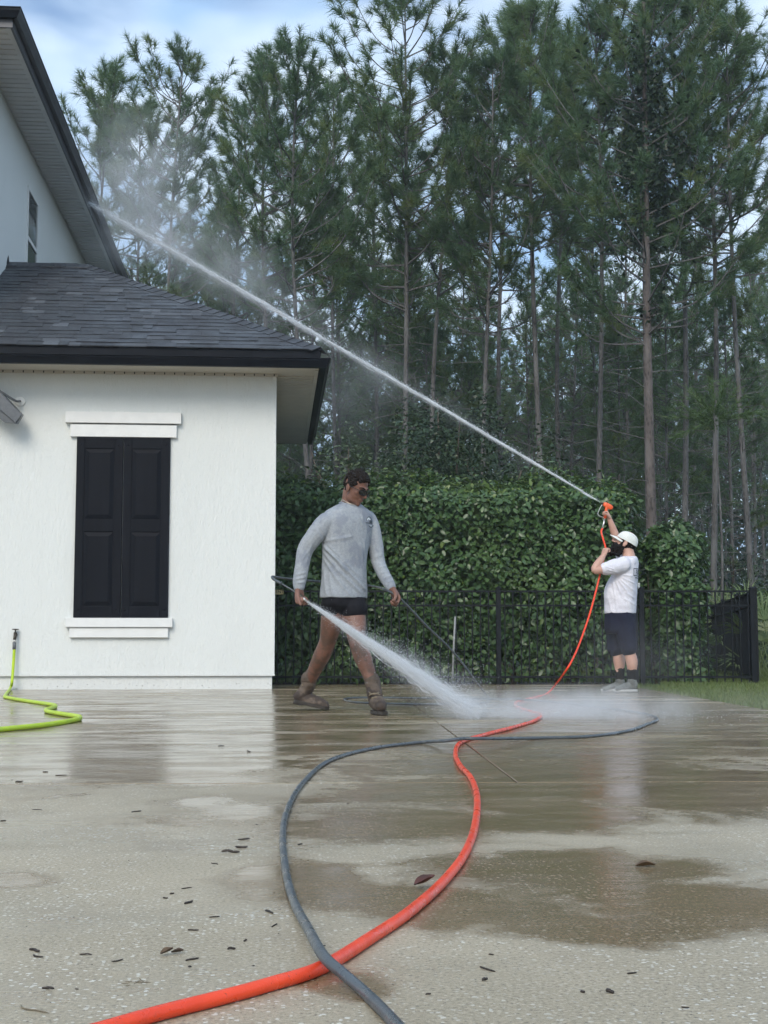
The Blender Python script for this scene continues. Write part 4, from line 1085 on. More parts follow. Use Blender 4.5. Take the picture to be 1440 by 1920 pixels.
M['sole'] = simple('boot_sole', (0.028, 0.024, 0.02), (0.05, 0.042, 0.034), 30, 0.8)
M['shoe'] = cloth_mat('grey_running_shoe', (0.13, 0.14, 0.135), (0.19, 0.20, 0.19), 20)
M['shoesole'] = simple('pale_shoe_sole', (0.42, 0.42, 0.40), (0.35, 0.35, 0.33), 20, 0.6)
M['cap'] = cloth_mat('white_cap', (0.74, 0.76, 0.72), (0.68, 0.70, 0.66), 12)
M['lens'] = simple('dark_lens', (0.006, 0.008, 0.008), None, 5, 0.08, spec=0.7)
M['frame'] = simple('black_frame', (0.012, 0.012, 0.012), None, 5, 0.3)
M['gold'] = simple('pale_chain', (0.55, 0.50, 0.40), (0.45, 0.40, 0.3), 50, 0.35, metallic=0.7)
M['print'] = simple('dark_shirt_print', (0.03, 0.045, 0.055), (0.05, 0.06, 0.07), 40, 0.7)
M['printw'] = simple('white_shirt_print', (0.66, 0.70, 0.72), None, 40, 0.7)
M['lace'] = simple('tan_lace', (0.30, 0.24, 0.16), (0.22, 0.18, 0.12), 40, 0.7)

class Pose:
    """positions given as (x, y in the photograph's plane, metres behind the person's depth)"""
    def __init__(self, d0): self.d0 = d0
    def __call__(self, px, py, off=0.0): return at(px, py, self.d0 + off)
    def limb(self, mb, pts, seg=14, n=5):
        P = spline([self(*p[:3]) for p in pts], n); R = spline1([p[3] for p in pts], n)
        mb.capsule(P, [max(r_, .004) for r_ in R], seg)
    def torso(self, mb, rings, f, l, seg=28, pw=2.3, n=4):
        """rings: (px, py, off, half width along l, half depth along f)"""
        C = spline([self(*r_[:3]) for r_ in rings], n); A = spline1([r_[3] for r_ in rings], n); B = spline1([r_[4] for r_ in rings], n)
        out = []
        for c, a, b in zip(C, A, B):
            ring = []
            for k in range(seg):
                th = 2*math.pi*k/seg; cs, sn = math.cos(th), math.sin(th)
                ring.append(c + l*a*math.copysign(abs(cs)**(2/pw), cs) + f*b*math.copysign(abs(sn)**(2/pw), sn))
            out.append(ring)
        mb.rings(out)
def vdir(x, o, z=0.0): return (SIDE*x + HEAD*o + Vector((0, 0, z))).normalized()

def head(mb, c, f, u, s=1.0, nose=1.0):
    """skull, face, jaw, nose, lips, ears in head coordinates: x to the person's left, y forward, z up"""
    l = u.cross(f).normalized()*-1.0
    l = f.cross(u).normalized()*-1.0
    def W(x, y, z): return c + (l*x + f*y + u*z)*s
    def E(x, y, z, rx, ry, rz_, n=14): mb.ellipsoid(W(x, y, z), l*rx*s, f*ry*s, u*rz_*s, n, 10)
    E(0, -.012, .035, .077, .099, .092, 20); E(0, .028, -.025, .066, .068, .085, 18)
    E(0, .032, -.078, .053, .056, .040); E(0, .068, -.098, .026, .022, .020)
    for sx in (-1, 1):
        E(sx*.045, .062, -.012, .022, .022, .022); E(sx*.048, .015, -.07, .016, .04, .032)
        mb.ellipsoid(W(sx*.081, -.008, -.008), (l*.009 + f*(-.006)*sx*sx)*s, f*.021*s, (u*.034 - f*.006)*s, 10, 8)
        E(sx*.078, -.003, -.004, .010, .012, .020)
        E(sx*.010, .100, -.033, .010, .011, .008)
    E(0, .080, .026, .056, .020, .013)
    mb.capsule([W(0, .088, .018), W(0, .104, -.008), W(0, .118, -.028)], [.010*s, .011*s, .0135*s], 10)
    E(0, .088, -.058, .026, .014, .008); E(0, .086, -.071, .023, .014, .009)
    return W, l

def hand(mb, wrist, d, n, t, curl, spread=0.12, s=1.0, thumb=(0.9, 0.5)):
    """d along the hand, n out of the palm, t towards the thumb; curl = bend of the three finger joints in radians"""
    d = d.normalized(); n = (n - d*n.dot(d)).normalized(); t = (t - d*t.dot(d) - n*t.dot(n)).normalized()
    pal = []
    for k, (u_, w_, th) in enumerate(((0, .028, .021), (.025, .036, .020), (.06, .042, .0175), (.088, .042, .014))):
        c = wrist + d*u_*s
        pal.append([c + t*w_*s*math.copysign(abs(math.cos(a))**.7, math.cos(a)) + n*th*s*math.sin(a) for a in [2*math.pi*i/14 for i in range(14)]])
    mb.rings(pal)
    for i, (off, ln) in enumerate(((.031, .074), (.0105, .083), (-.0105, .077), (-.031, .060))):
        p = wrist + d*(.086 - abs(off)*.12)*s + t*off*s; pts = [p - d*.012*s, p]; ang = 0.0
        sp = spread*(off/.031)
        for k, (fr, cu) in enumerate(zip((.45, .31, .24), curl)):
            ang += cu*(1.0 + .04*i); dr = (d*math.cos(ang) + n*math.sin(ang) + t*sp*max(0, math.cos(ang))).normalized()
            pts.append(pts[-1] + dr*ln*fr*s)
        mb.capsule(pts, [.0095*s, .0098*s, .0090*s, .0082*s, .0070*s], 10)
    b = wrist + d*.022*s + t*.028*s + n*.008*s
    d1 = (d*thumb[0] + t*(1-thumb[0]*.55) + n*.35).normalized(); d2 = (d1 + n*thumb[1] - t*.25).normalized()
    mb.capsule([b - d1*.01, b + d1*.042*s, b + d1*.042*s + d1.lerp(d2, .5)*.030*s, b + d1*.042*s + d1.lerp(d2, .5)*.030*s + d2*.024*s], [.0155*s, .0125*s, .0105*s, .0085*s], 10)

def ridges(segs):
    """cloth folds: list of (x0, y0, x1, y1, width px, height m)"""
    def fn(co, no):
        px, py = np_project(co); facing = np.clip(-(no @ np.array(HEAD))*1.6, 0, 1); out = np.zeros(len(co))
        for x0, y0, x1, y1, w, h in segs:
            dx, dy = x1-x0, y1-y0; L2 = dx*dx + dy*dy
            t = ((px-x0)*dx + (py-y0)*dy)/L2; tc = np.clip(t, 0, 1)
            dist = np.hypot(px - x0 - tc*dx, py - y0 - tc*dy); env = np.clip(np.minimum(t + .15, 1.15 - t)*4, 0, 1)
            out += h*np.exp(-(dist/w)**2)*env
        return out*facing
    return fn
def lumps(scale, amp, st=(1, 1, 1)):
    def fn(co, no):
        return np.array([mnoise.noise(Vector((c[0]*scale*st[0], c[1]*scale*st[1], c[2]*scale*st[2])))*amp for c in co])
    return fn
def hair_blobs(mb, W, l, f, u, test, n, rad, s, seed, grow=1.04, e=(.077, .099, .092), ec=(0, -.012, .035)):
    R = random.Random(seed); k = 0
    while k < n:
        v = Vector((R.gauss(0, 1), R.gauss(0, 1), R.gauss(0, 1))).normalized()
        p = (ec[0] + v.x*e[0]*grow, ec[1] + v.y*e[1]*grow, ec[2] + v.z*e[2]*grow)
        if not test(*p): continue
        rr_ = rad*R.uniform(.7, 1.25)*s
        mb.ellipsoid(W(*p), l*rr_, f*rr_, u*rr_*1.05, 8, 6); k += 1
def wrap_print(polys, origin, ex, ey, nrm, bvh, lift=0.002):
    """flat shapes (lists of 2D points in metres) laid onto a garment along -nrm"""
    q = MB()
    for poly in polys:
        # subdivide edges so that the print follows the cloth
        vs = []
        for x, y in poly:
            o = origin + ex*x + ey*y + nrm*0.3; h = bvh.ray_cast(o, -nrm)
            p = h[0] if h[0] else o - nrm*0.3
            vs.append(p + nrm*lift)
        q.add(vs, [tuple(range(len(vs)))])
    return q
def arc_strip(cx, cy, r, a0, a1, w, n=12, sy=1.0):
    out = []
    for i in range(n):
        t0, t1 = a0 + (a1-a0)*i/n, a0 + (a1-a0)*(i+1)/n
        out.append([(cx + (r-w)*math.cos(t0), cy + sy*(r-w)*math.sin(t0)), (cx + r*math.cos(t0), cy + sy*r*math.sin(t0)), (cx + r*math.cos(t1), cy + sy*r*math.sin(t1)), (cx + (r-w)*math.cos(t1), cy + sy*(r-w)*math.sin(t1))])
    return out
def rect_strip(x0, y0, x1, y1, nx=4, ny=2):
    return [[(x0 + (x1-x0)*i/nx, y0 + (y1-y0)*j/ny), (x0 + (x1-x0)*(i+1)/nx, y0 + (y1-y0)*j/ny), (x0 + (x1-x0)*(i+1)/nx, y0 + (y1-y0)*(j+1)/ny), (x0 + (x1-x0)*i/nx, y0 + (y1-y0)*(j+1)/ny)] for i in range(nx) for j in range(ny)]
def bvh_of(me): return BVHTree.FromPolygons([v.co.copy() for v in me.vertices], [tuple(p.vertices) for p in me.polygons])

# ---------------------------------------------------------------- the walking man in grey
Y1 = Pose(10.6)
man1 = empty('person', on_z(640, 1333)); tag(man1, 'walking man in grey long-sleeved shirt, black shorts, sunglasses and brown boots', 'person', 'people washing the driveway and house')
a1 = math.radians(36); f1, l1 = vdir(math.sin(a1), -math.cos(a1)), vdir(math.cos(a1), math.sin(a1)); UP = Vector((0, 0, 1))
hf1 = (vdir(math.sin(math.radians(52)), -math.cos(math.radians(52)))*math.cos(math.radians(27)) - UP*math.sin(math.radians(27))).normalized()
hu1 = (UP - hf1*UP.dot(hf1)).normalized(); hc1 = Y1(667, 915, -.04)
b = MB(); HS = 1.02
W1, hl1 = head(b, hc1, hf1, hu1, HS)
Y1.limb(b, [(658, 922, .01, .062), (656, 938, .02, .064), (654, 952, .02, .075), (652, 966, .02, .08)])
Y1.torso(b, [(655, 954, .01, .09, .07), (653, 966, .01, .14, .085), (651, 984, 0, .175, .11), (649, 1015, 0, .175, .115), (646, 1060, 0, .155, .105), (645, 1100, 0, .16, .11), (645, 1125, 0, .165, .115), (645, 1140, 0, .14, .10)], f1, l1)
Y1.limb(b, [(618, 984, -.10, .044), (592, 1004, -.13, .046), (571, 1032, -.12, .044), (563, 1070, -.14, .040), (560, 1100, -.16, .031), (560.5, 1106, -.165, .030)])
Y1.limb(b, [(686, 982, .10, .044), (701, 1010, .12, .045), (709, 1054, .09, .042), (722, 1080, .03, .037), (735, 1104, -.04, .029), (737, 1107, -.045, .028)])
# trailing (right) leg and leading (left) leg
Y1.limb(b, [(630, 1122, -.04, .095), (623, 1160, .02, .088), (615, 1200, .10, .066), (604, 1228, .18, .066), (592, 1252, .27, .056), (580, 1280, .38, .044), (577, 1290, .41, .044)], 18)
Y1.limb(b, [(656, 1122, .03, .096), (664, 1160, -.04, .090), (670, 1203, -.13, .066), (680, 1232, -.16, .067), (690, 1258, -.18, .055), (700, 1288, -.20, .044), (702, 1297, -.21, .044)], 18)
# right hand closed round the nozzle, left hand round the hose
wr = Y1(560.5, 1104, -.165); gun_d = (on_z(890, 1345) - Y1(563, 1119, -.20)).normalized()
hand(b, wr, vdir(.10, -.10, -1), vdir(.75, -.5, -.2)*1.0, vdir(.6, -.75, .1), (1.15, 1.35, .8), .05, 1.28, (.95, .2))
wl = Y1(735.5, 1105, -.04); hose_d1 = (Y1(800, 1176, .35) - Y1(742, 1117, -.06)).normalized()
hand(b, wl, vdir(.45, -.25, -.85), vdir(-.6, -.35, -.35), vdir(.5, -.8, .1), (.85, 1.25, .8), .05, 1.2, (.9, .7))
body1 = remeshed(b, 'body', 0.0052, 5)
obj('body', body1, M['skin1'], man1, True)
# hair
hb = MB()
def t1(x, y, z):
    if z < .045 and y > .035: return False
    if y > .065 and z < .085: return False
    if y > -.01 and z < .012: return False
    return z > -.055 + max(0, y + .05)*.6
hair_blobs(hb, W1, hl1, hf1, hu1, t1, 420, .0100, HS, 3, 1.00)
hair_blobs(hb, W1, hl1, hf1, hu1, lambda x, y, z: z > .085 and y > -.06, 170, .0135, HS, 4, 1.06)
obj('hair', remeshed(hb, 'hair', 0.0042, 1), M['hair1'], man1, True)
eb = MB()
for sx in (-1, 1):
    eb.capsule([W1(sx*.016, .098, .030), W1(sx*.035, .094, .036), W1(sx*.056, .078, .030)], [.004, .005, .003], 8)
eb.build('eyebrows', M['hair1'], man1, True)
# sunglasses
sgl = empty('sunglasses', W1(0, .1, .01)); sgl.parent = man1; sgl.matrix_parent_inverse = man1.matrix_basis.inverted()
def sub(mb_, nm, mt, par, smooth=False):
    o = mb_.build(nm, mt, None, smooth); o.parent = par; o.matrix_parent_inverse = par.matrix_basis.inverted(); return o
for sx in (-1, 1):
    q = MB(); ol = []
    for k in range(16):
        a = 2*math.pi*k/16; x = sx*.034 + .0275*math.copysign(abs(math.cos(a))**.75, math.cos(a)); z = .004 + .021*math.copysign(abs(math.sin(a))**.75, math.sin(a))
        ol.append((x, z))
    yy = lambda x: .116 - abs(x)**2*7.5
    q.rings([[W1(x, yy(x), z) for x, z in ol], [W1(x, yy(x) + .004, z) for x, z in ol]]); sub(q, 'lens', M['lens'], sgl)
    q = MB(); q.tube([W1(x, yy(x) + .003, z) for x, z in ol + ol[:1]], .0026*HS, 6); q.tube([W1(sx*.061, yy(.061), .012), W1(sx*.078, .06, .014), W1(sx*.083, -.005, .012), W1(sx*.082, -.03, -.004)], .0030*HS, 6)
    sub(q, 'temple_frame', M['frame'], sgl)
q = MB(); q.tube([W1(-.010, .1185, .012), W1(0, .120, .016), W1(.010, .1185, .012)], .003, 6); sub(q, 'bridge', M['frame'], sgl)
# shirt
s = MB()
Y1.torso(s, [(656.5, 945, .02, .080, .070), (655.5, 950, .02, .122, .086), (654.5, 955.5, .015, .168, .103), (652.5, 963, .01, .200, .118), (651, 982, 0, .210, .132), (648.5, 1016, 0, .196, .138), (646, 1050, 0, .180, .128), (645, 1085, 0, .184, .132), (644.5, 1110, 0, .190, .138), (644.5, 1121.5, 0, .192, .140)], f1, l1)
Y1.limb(s, [(626, 974, -.09, .062), (613, 977, -.11, .072), (602, 989, -.12, .074), (587, 1009, -.13, .069), (572, 1033, -.12, .060), (565.5, 1066, -.14, .056), (561.5, 1090, -.155, .049), (560.8, 1100.5, -.162, .043)])
Y1.limb(s, [(680, 970, .10, .055), (689, 972, .12, .066), (697, 990, .12, .066), (704, 1020, .11, .061), (709.5, 1054, .09, .054), (720, 1077, .03, .050), (730.5, 1096, -.02, .043), (732.5, 1100, -.03, .041)])
sh1 = remeshed(s, 'shirt', 0.006, 5)
fold = [(604, 1019, 640, 1058, 2.6, .012), (640, 1058, 684, 1106, 3.0, .013), (603, 1030, 632, 1068, 2.6, .010), (632, 1068, 676, 1112, 2.8, .011), (606, 1046, 628, 1082, 2.6, .008), (628, 1082, 655, 1114, 2.6, .007), (612, 1014, 660, 1006, 3.0, .006),
        (672, 970, 684, 992, 2.0, .006), (678, 968, 689, 990, 1.8, .005), (676, 1020, 682, 1070, 3.0, .007), (682, 1012, 686, 1060, 2.4, .007), (668, 1030, 680, 1085, 3.0, .005),
        (556, 1078, 572, 1073, 2.2, .006), (555, 1086, 572, 1082, 2.2, .006), (556, 1094, 571, 1091, 2.0, .005), (566, 1050, 580, 1030, 2.5, .006), (574, 1056, 584, 1022, 2.4, .005), (590, 990, 606, 1015, 3, .006), (598, 985, 612, 1008, 2.6, .005),
        (712, 1066, 726, 1060, 2.2, .006), (715, 1075, 731, 1070, 2.2, .006), (720, 1084, 735, 1078, 2.0, .006), (726, 1092, 738, 1087, 2.0, .005), (702, 1045, 716, 1040, 2.6, .005), (606, 1062, 612, 1116, 3, .009), (612, 1026, 650, 1074, 2.2, .009), (616, 1022, 672, 1080, 2.2, .006), (618, 1078, 624, 1118, 3, .006)]
displace(sh1, ridges(fold)); displace(sh1, lumps(9, .006, (1, 1, .6))); displace(sh1, lumps(24, .003, (1, 1, .5)))
sho = obj('shirt', sh1, M['greyshirt'], man1, True)
# collar, hem stitch, cuffs
q = MB(); cr = [Y1(656.5, 946.5, .015) + l1*.078*math.cos(a)*1.02 + f1*.078*math.sin(a)*1.05 + UP*(.014 - .032*max(0, math.sin(a)) ) for a in [2*math.pi*i/28 for i in range(29)]]
q.tube(cr, .0075, 8); q.build('collar', M['greyshirt'], man1, True)
q = MB(); cr = [Y1(657, 942, .01) + l1*.068*math.cos(a) + f1*.074*math.sin(a) + UP*(.014 - .040*max(0, math.sin(a)) ) for a in [2*math.pi*i/36 for i in range(37)]]
q.tube(cr, .0035, 6); q.build('necklace', M['gold'], man1, True)
# chest print: curved lines over a dark bar
bv = bvh_of(sh1); og = Y1(684.5, 979.5, .05); 
pol = arc_strip(-.006, .004, .036, .1, math.pi - .1, .005) + arc_strip(.016, -.016, .040, math.pi*1.15, math.pi*1.95, .005, 12, .7) + rect_strip(-.054, -.014, .0, -.008, 5, 1)
wrap_print(pol, og, l1, UP, f1, bv).build('print_lines', M['print'], sho)
wrap_print(rect_strip(-.006, -.013, .046, .012, 6, 2), og, l1, UP, f1, bv, .0025).build('print_bar', M['print'], sho)
wrap_print(arc_strip(-.016, .006, .026, .4, math.pi - .2, .014, 8) + arc_strip(.014, -.020, .022, math.pi*1.1, math.pi*1.9, .010, 8, .6), og, l1, UP, f1, bv, .0015).build('print_light', M['printw'], sho)
# shorts
s = MB()
Y1.torso(s, [(645, 1108, 0, .168, .120), (645, 1122, 0, .178, .128), (645, 1136, 0, .17, .125), (646, 1143, 0, .13, .10)], f1, l1)
Y1.limb(s, [(631, 1126, -.035, .104), (627, 1136, -.01, .104), (624.5, 1142, 0, .104)]); Y1.limb(s, [(656, 1126, .02, .106), (661, 1136, -.02, .106), (663.5, 1142, -.035, .104)])
sm_ = remeshed(s, 'shorts', 0.0065, 4); displace(sm_, lumps(14, .005)); obj('shorts', sm_, M['blackshort'], man1, True)
# boots
def boot(shaft, foot, heel, toe, width=.098):
    q = MB(); Y1.limb(q, shaft, 16); Y1.limb(q, foot, 16)
    m = remeshed(q, 'boot', 0.005, 3); displace(m, lumps(22, .0035)); displace(m, lumps(55, .0018))
    # flatten whatever would reach below the sole
    ax_ = (toe - heel); L_ = ax_.length; ax_.normalize(); sd__ = ax_.cross(UP).normalized(); nn_ = sd__.cross(ax_)
    co = np.empty(len(m.vertices)*3, np.float32); m.vertices.foreach_get('co', co); co = co.reshape(-1, 3)
    hgt = (co - np.array(heel)) @ np.array(nn_); low = hgt < .022; co[low] += np.array(nn_)[None]*(.022 - hgt[low])[:, None]; m.vertices.foreach_set('co', co.ravel()); m.update()
    bo = obj('boot', m, M['boot'], man1, True)
    def outline(grow, z, x0=0.0, x1=1.0):
        out = []
        for k in range(26):
            a = 2*math.pi*k/26; t_ = .5 - .5*math.cos(a); t_ = x0 + (x1-x0)*t_
            wd = width/2*(.74 + .30*math.sin(min(1, t_*1.05)*math.pi*.72))*grow
            wd *= min(1, math.sqrt(max(0, 1 - max(0, (t_-.82)/.18)**2)))*min(1, math.sqrt(max(0, 1 - max(0, (.12-t_)/.12)**2))) if x1 > .9 else 1
            out.append(heel + ax_*L_*t_ + sd__*wd*math.copysign(1, math.sin(a))*min(1, abs(math.sin(a))*2.4) + nn_*z)
        return out
    q = MB(); q.rings([outline(.97, .006), outline(1.0, .010), outline(1.0, .026), outline(.95, .030)]); q.build('sole', M['sole'], bo)
    q = MB(); q.obox(heel + ax_*.045 + nn_*.004, ax_*.038, sd__*.036, nn_*.010); q.build('heel', M['sole'], bo, bevel=.004)
    return bo
bt = boot([(580, 1277, .37, .058), (576, 1290, .41, .056), (567, 1303, .43, .055)], [(561, 1306, .44, .046), (572, 1310, .43, .054), (588, 1315, .40, .050), (602, 1320, .37, .045), (609, 1322.5, .36, .036)],
     at(551, 1317.5, 11.05), flat(617, 10.93, 0.0))
bl = boot([(699.5, 1283, -.20, .058), (702, 1297, -.21, .058), (704, 1310, -.20, .058)], [(704, 1314, -.17, .054), (707, 1317, -.24, .058), (712, 1321.5, -.34, .052), (715, 1325, -.42, .042)],
     flat(703, 10.47, 0.0), flat(717, 10.13, 0.0))
for par, pts in ((bt, [(566, 1284, .36), (576, 1286, .34), (588, 1287.5, .35)]), (bl, [(692, 1299, -.27), (701, 1301.5, -.30), (711, 1298, -.27)]), (bl, [(692, 1304, -.27), (702, 1300, -.30), (713, 1303, -.28)]), (bl, [(696, 1310, -.28), (704, 1307, -.31), (714, 1309, -.29)])):
    q = MB(); q.tube(spline([Y1(*p_) for p_ in pts], 4), .0045, 6); q.build('lace', M['lace'], par, True)
for pts in ([(584, 1264, .34, .052), (580, 1271, .36, .059), (577, 1277, .39, .057)], [(697, 1271, -.19, .052), (698.5, 1278, -.195, .060), (700, 1285, -.20, .058)]):
    q = MB(); Y1.limb(q, pts, 16); m = remeshed(q, 'sock', .0055, 2); displace(m, lumps(30, .006, (.4, .4, 2))); obj('sock', m, M['sock1'], man1, True)

# ---------------------------------------------------------------- the man in the white cap
Y2 = Pose(15.3)
man2 = empty('person', on_z(1165, 1297)); tag(man2, 'bearded man in white cap and t-shirt raising an orange spray gun', 'person', 'people washing the driveway and house')
f2, l2 = vdir(-.95, .30), vdir(-.30, -.95)
pt = math.radians(27); hfl = vdir(-.985, .17)
hf2 = (hfl*math.cos(pt) + UP*math.sin(pt)).normalized(); hu2 = (UP - hf2*UP.dot(hf2)).normalized(); hc2 = Y2(1171.5, 1018.5, 0)
b = MB(); HS2 = 1.10
W2, hl2 = head(b, hc2, hf2, hu2, HS2)
Y2.limb(b, [(1176, 1027, 0, .062), (1178, 1037, 0, .066), (1179, 1046, 0, .076), (1178, 1054, 0, .085)])
Y2.torso(b, [(1178, 1047, 0, .10, .075), (1176, 1054, 0, .18, .10), (1173, 1070, 0, .19, .13), (1167, 1095, 0, .185, .15), (1163, 1115, 0, .18, .160), (1163, 1150, 0, .18, .15), (1164, 1170, 0, .16, .13)], f2, l2)
Y2.limb(b, [(1168, 1059, -.19, .068), (1150, 1063, -.24, .056), (1117, 1069.5, -.27, .043), (1119, 1060, -.25, .043), (1126, 1050, -.22, .037), (1131.5, 1041.5, -.195, .028)])
Y2.limb(b, [(1172, 1054, .19, .068), (1164, 1034, .22, .054), (1156.5, 1013, .21, .042), (1152, 999, .20, .044), (1146, 982, .18, .034), (1142.5, 972, .175, .026)])
Y2.limb(b, [(1168, 1165, -.09, .090), (1176, 1195, -.11, .085), (1180, 1222, -.11, .064), (1184.5, 1240, -.11, .066), (1185, 1258, -.10, .050), (1185, 1277, -.10, .042), (1185, 1284, -.10, .042)], 16)
Y2.limb(b, [(1160, 1165, .09, .090), (1158, 1195, .11, .085), (1159, 1222, .11, .064), (1161, 1240, .11, .066), (1162, 1258, .11, .050), (1163, 1277, .11, .042), (1163, 1284, .11, .042)], 16)
# near hand closed round the hose in front of the chest, far hand on the gun grip
hand(b, Y2(1131, 1043, -.19), vdir(.35, .1, .9), vdir(.75, .55, -.2), vdir(-.55, .8, .1), (1.0, 1.3, .8), .05, 1.05, (.8, .8))
hand(b, Y2(1143, 973, .175), vdir(-.42, -.05, .9), vdir(-.85, -.15, -.45), vdir(.1, -.1, .9), (1.2, 1.35, .7), .05, 1.05, (.75, .7))
obj('body', remeshed(b, 'body', 0.0055, 5), M['skin2'], man2, True)
for sx in (-1, 1):
    q = MB(); q.ellipsoid(W2(sx*.031, .083, .006), hl2*.011, hf2*.011, hu2*.009, 10, 7); q.build('eye', M['trim'], man2, True)
bb = MB()
hair_blobs(bb, W2, hl2, hf2, hu2, lambda x, y, z: z < -.045 and y > -.012 and not (y > .07 and -.078 < z < -.05 and abs(x) < .03), 300, .014, HS2, 6, 1.02, (.062, .072, .062), (0, .030, -.060))
for k in range(170):
    R = random; x = R.gauss(0, .030); z = -.10 - abs(R.gauss(0, .028)); bb.ellipsoid(W2(x, .055 + R.gauss(0, .026) + (-.10 - z)*.35, z), hl2*.014, hf2*.014, hu2*.016, 8, 6)
hair_blobs(bb, W2, hl2, hf2, hu2, lambda x, y, z: abs(x) > .052 and -.06 < z < .02 and .0 < y < .035, 50, .010, HS2, 7, 1.0, (.070, .08, .09), (0, .01, -.02))
obj('beard', remeshed(bb, 'beard', 0.0048, 1), M['beard2'], man2, True)
hb = MB(); hair_blobs(hb, W2, hl2, hf2, hu2, lambda x, y, z: y < -.02 and -.055 < z < .03, 220, .009, HS2, 8, 1.01)
obj('hair', remeshed(hb, 'hair', 0.005, 1), M['beard2'], man2, True)
# cap: six-panel crown and a curved peak
cp = MB(); rows = []
NU = 30
for j in range(9):
    th = (j/8.0)*math.pi*.5*.98; row = []
    for i in range(NU):
        a = 2*math.pi*i/NU; seam = 1 + .012*abs(math.cos(3*a))
        x, y, z = .0875*math.cos(th)**.75*math.cos(a)*seam, -.012 + .111*math.cos(th)**.75*math.sin(a)*seam, .022 + .100*math.sin(th) + (.006*math.sin(a) if j < 2 else 0)
        row.append(W2(x, y, z))
    rows.append(row)
cp.rings(rows, cap=False); cp.add(rows[-1], [tuple(range(NU))])
inner = [[p_ + (hc2 - p_).normalized()*.004 for p_ in row] for row in rows]
cp.rings([list(reversed(r_)) for r_ in inner], cap=False)
cap_o = cp.build('cap', M['cap'], man2, True)
br_ = MB(); topv, botv = [], []
NA, NB = 15, 5
for j in range(NB):
    for i in range(NA):
        a = math.radians(18 + 144*i/(NA-1)); ex = j/(NB-1)
        x = .0875*math.cos(a)*(1 + .02*ex); y = -.012 + .111*math.sin(a) + ex*.072*math.sin(a)**1.4; z = .026 - .016*(x/.085)**2*1.2 - .012*ex
        topv.append(W2(x, y, z)); botv.append(W2(x, y, z) - hu2*.005)
fs = []
for j in range(NB-1):
    for i in range(NA-1): fs.append((j*NA+i, j*NA+i+1, (j+1)*NA+i+1, (j+1)*NA+i))
nb = NA*NB; fs += [tuple(nb + k for k in reversed(f_)) for f_ in fs]
fs += [((NB-1)*NA+i, (NB-1)*NA+i+1, nb+(NB-1)*NA+i+1, nb+(NB-1)*NA+i) for i in range(NA-1)]
br_.add(topv + botv, fs); br_.build('peak', M['cap'], cap_o, True)
q = MB(); q.ellipsoid(W2(0, -.012, .122), hl2*.008, hf2*.008, hu2*.005, 8, 5); q.build('button', M['cap'], cap_o, True)
# t-shirt
s = MB()
Y2.torso(s, [(1179, 1043.5, 0, .088, .078), (1178, 1046.5, 0, .135, .095), (1176.5, 1050, 0, .185, .112), (1174.5, 1058, 0, .212, .128), (1172, 1075, 0, .212, .142), (1167, 1093, 0, .206, .164), (1163.5, 1110, 0, .203, .180), (1163, 1130, 0, .200, .175), (1163, 1149, 0, .198, .170), (1163, 1150.5, 0, .196, .168)], f2, l2)
Y2.limb(s, [(1168, 1059, -.18, .090), (1158, 1061.5, -.21, .086), (1145, 1064.5, -.24, .079), (1136.5, 1066.5, -.255, .074)], 16)
Y2.limb(s, [(1172, 1055, .18, .088), (1168, 1044, .21, .080), (1165, 1035, .22, .074)], 16)
sh2 = remeshed(s, 'shirt', 0.0065, 5)
fold2 = [(1155, 1090, 1164, 1112, 1.6, .009), (1160, 1088, 1176, 1110, 1.7, .010), (1164, 1087, 1186, 1106, 1.6, .009), (1168, 1084, 1190, 1094, 1.5, .008), (1150, 1092, 1153, 1118, 1.8, .007), (1172, 1110, 1190, 1122, 1.8, .007), (1170, 1122, 1190, 1134, 1.9, .006),
         (1168, 1078, 1186, 1080, 1.6, .006), (1136, 1062, 1152, 1068, 1.4, .006), (1138, 1068, 1156, 1073, 1.4, .006), (1144, 1075, 1162, 1076, 1.5, .006), (1185, 1045, 1191, 1056, 1.3, .008), (1140, 1120, 1146, 1146, 2, .006), (1154, 1122, 1158, 1148, 2, .005), (1178, 1130, 1184, 1148, 2, .006)]
displace(sh2, ridges(fold2)); displace(sh2, lumps(9, .007)); displace(sh2, lumps(26, .003))
sho2 = obj('shirt', sh2, M['whiteshirt'], man2, True)
bk2 = -f2; bv2 = bvh_of(sh2); og = Y2(1190.5, 1074, -.10); exb = -l2     # print across the back
exb = l2*-1.0
fr_ = rect_strip(-.14, .034, .14, .042, 14, 1) + rect_strip(-.14, -.042, .14, -.034, 14, 1) + rect_strip(-.148, -.042, -.140, .042, 1, 5) + rect_strip(.140, -.042, .148, .042, 1, 5) + rect_strip(-.11, -.066, .11, -.056, 12, 1)
ogc = Y2(1172, 1074, 0)
wrap_print(fr_, ogc + bk2*.1, exb, UP, bk2, bv2).build('print_frame', M['print'], sho2)
tmx = text_mesh('FOAM', .075); q = MB()
vs = [v_.co.copy() for v_ in tmx.vertices]; xs = [v_.x for v_ in vs]; mx = (max(xs)+min(xs))/2
q.add([(bv2.ray_cast(ogc + bk2*.4 + exb*(v_.x - mx)*1.05 + UP*(v_.y - .026), f2)[0] or ogc) + bk2*.003 for v_ in vs], [tuple(p_.vertices) for p_ in tmx.polygons]); q.build('print_lettering', M['print'], sho2)
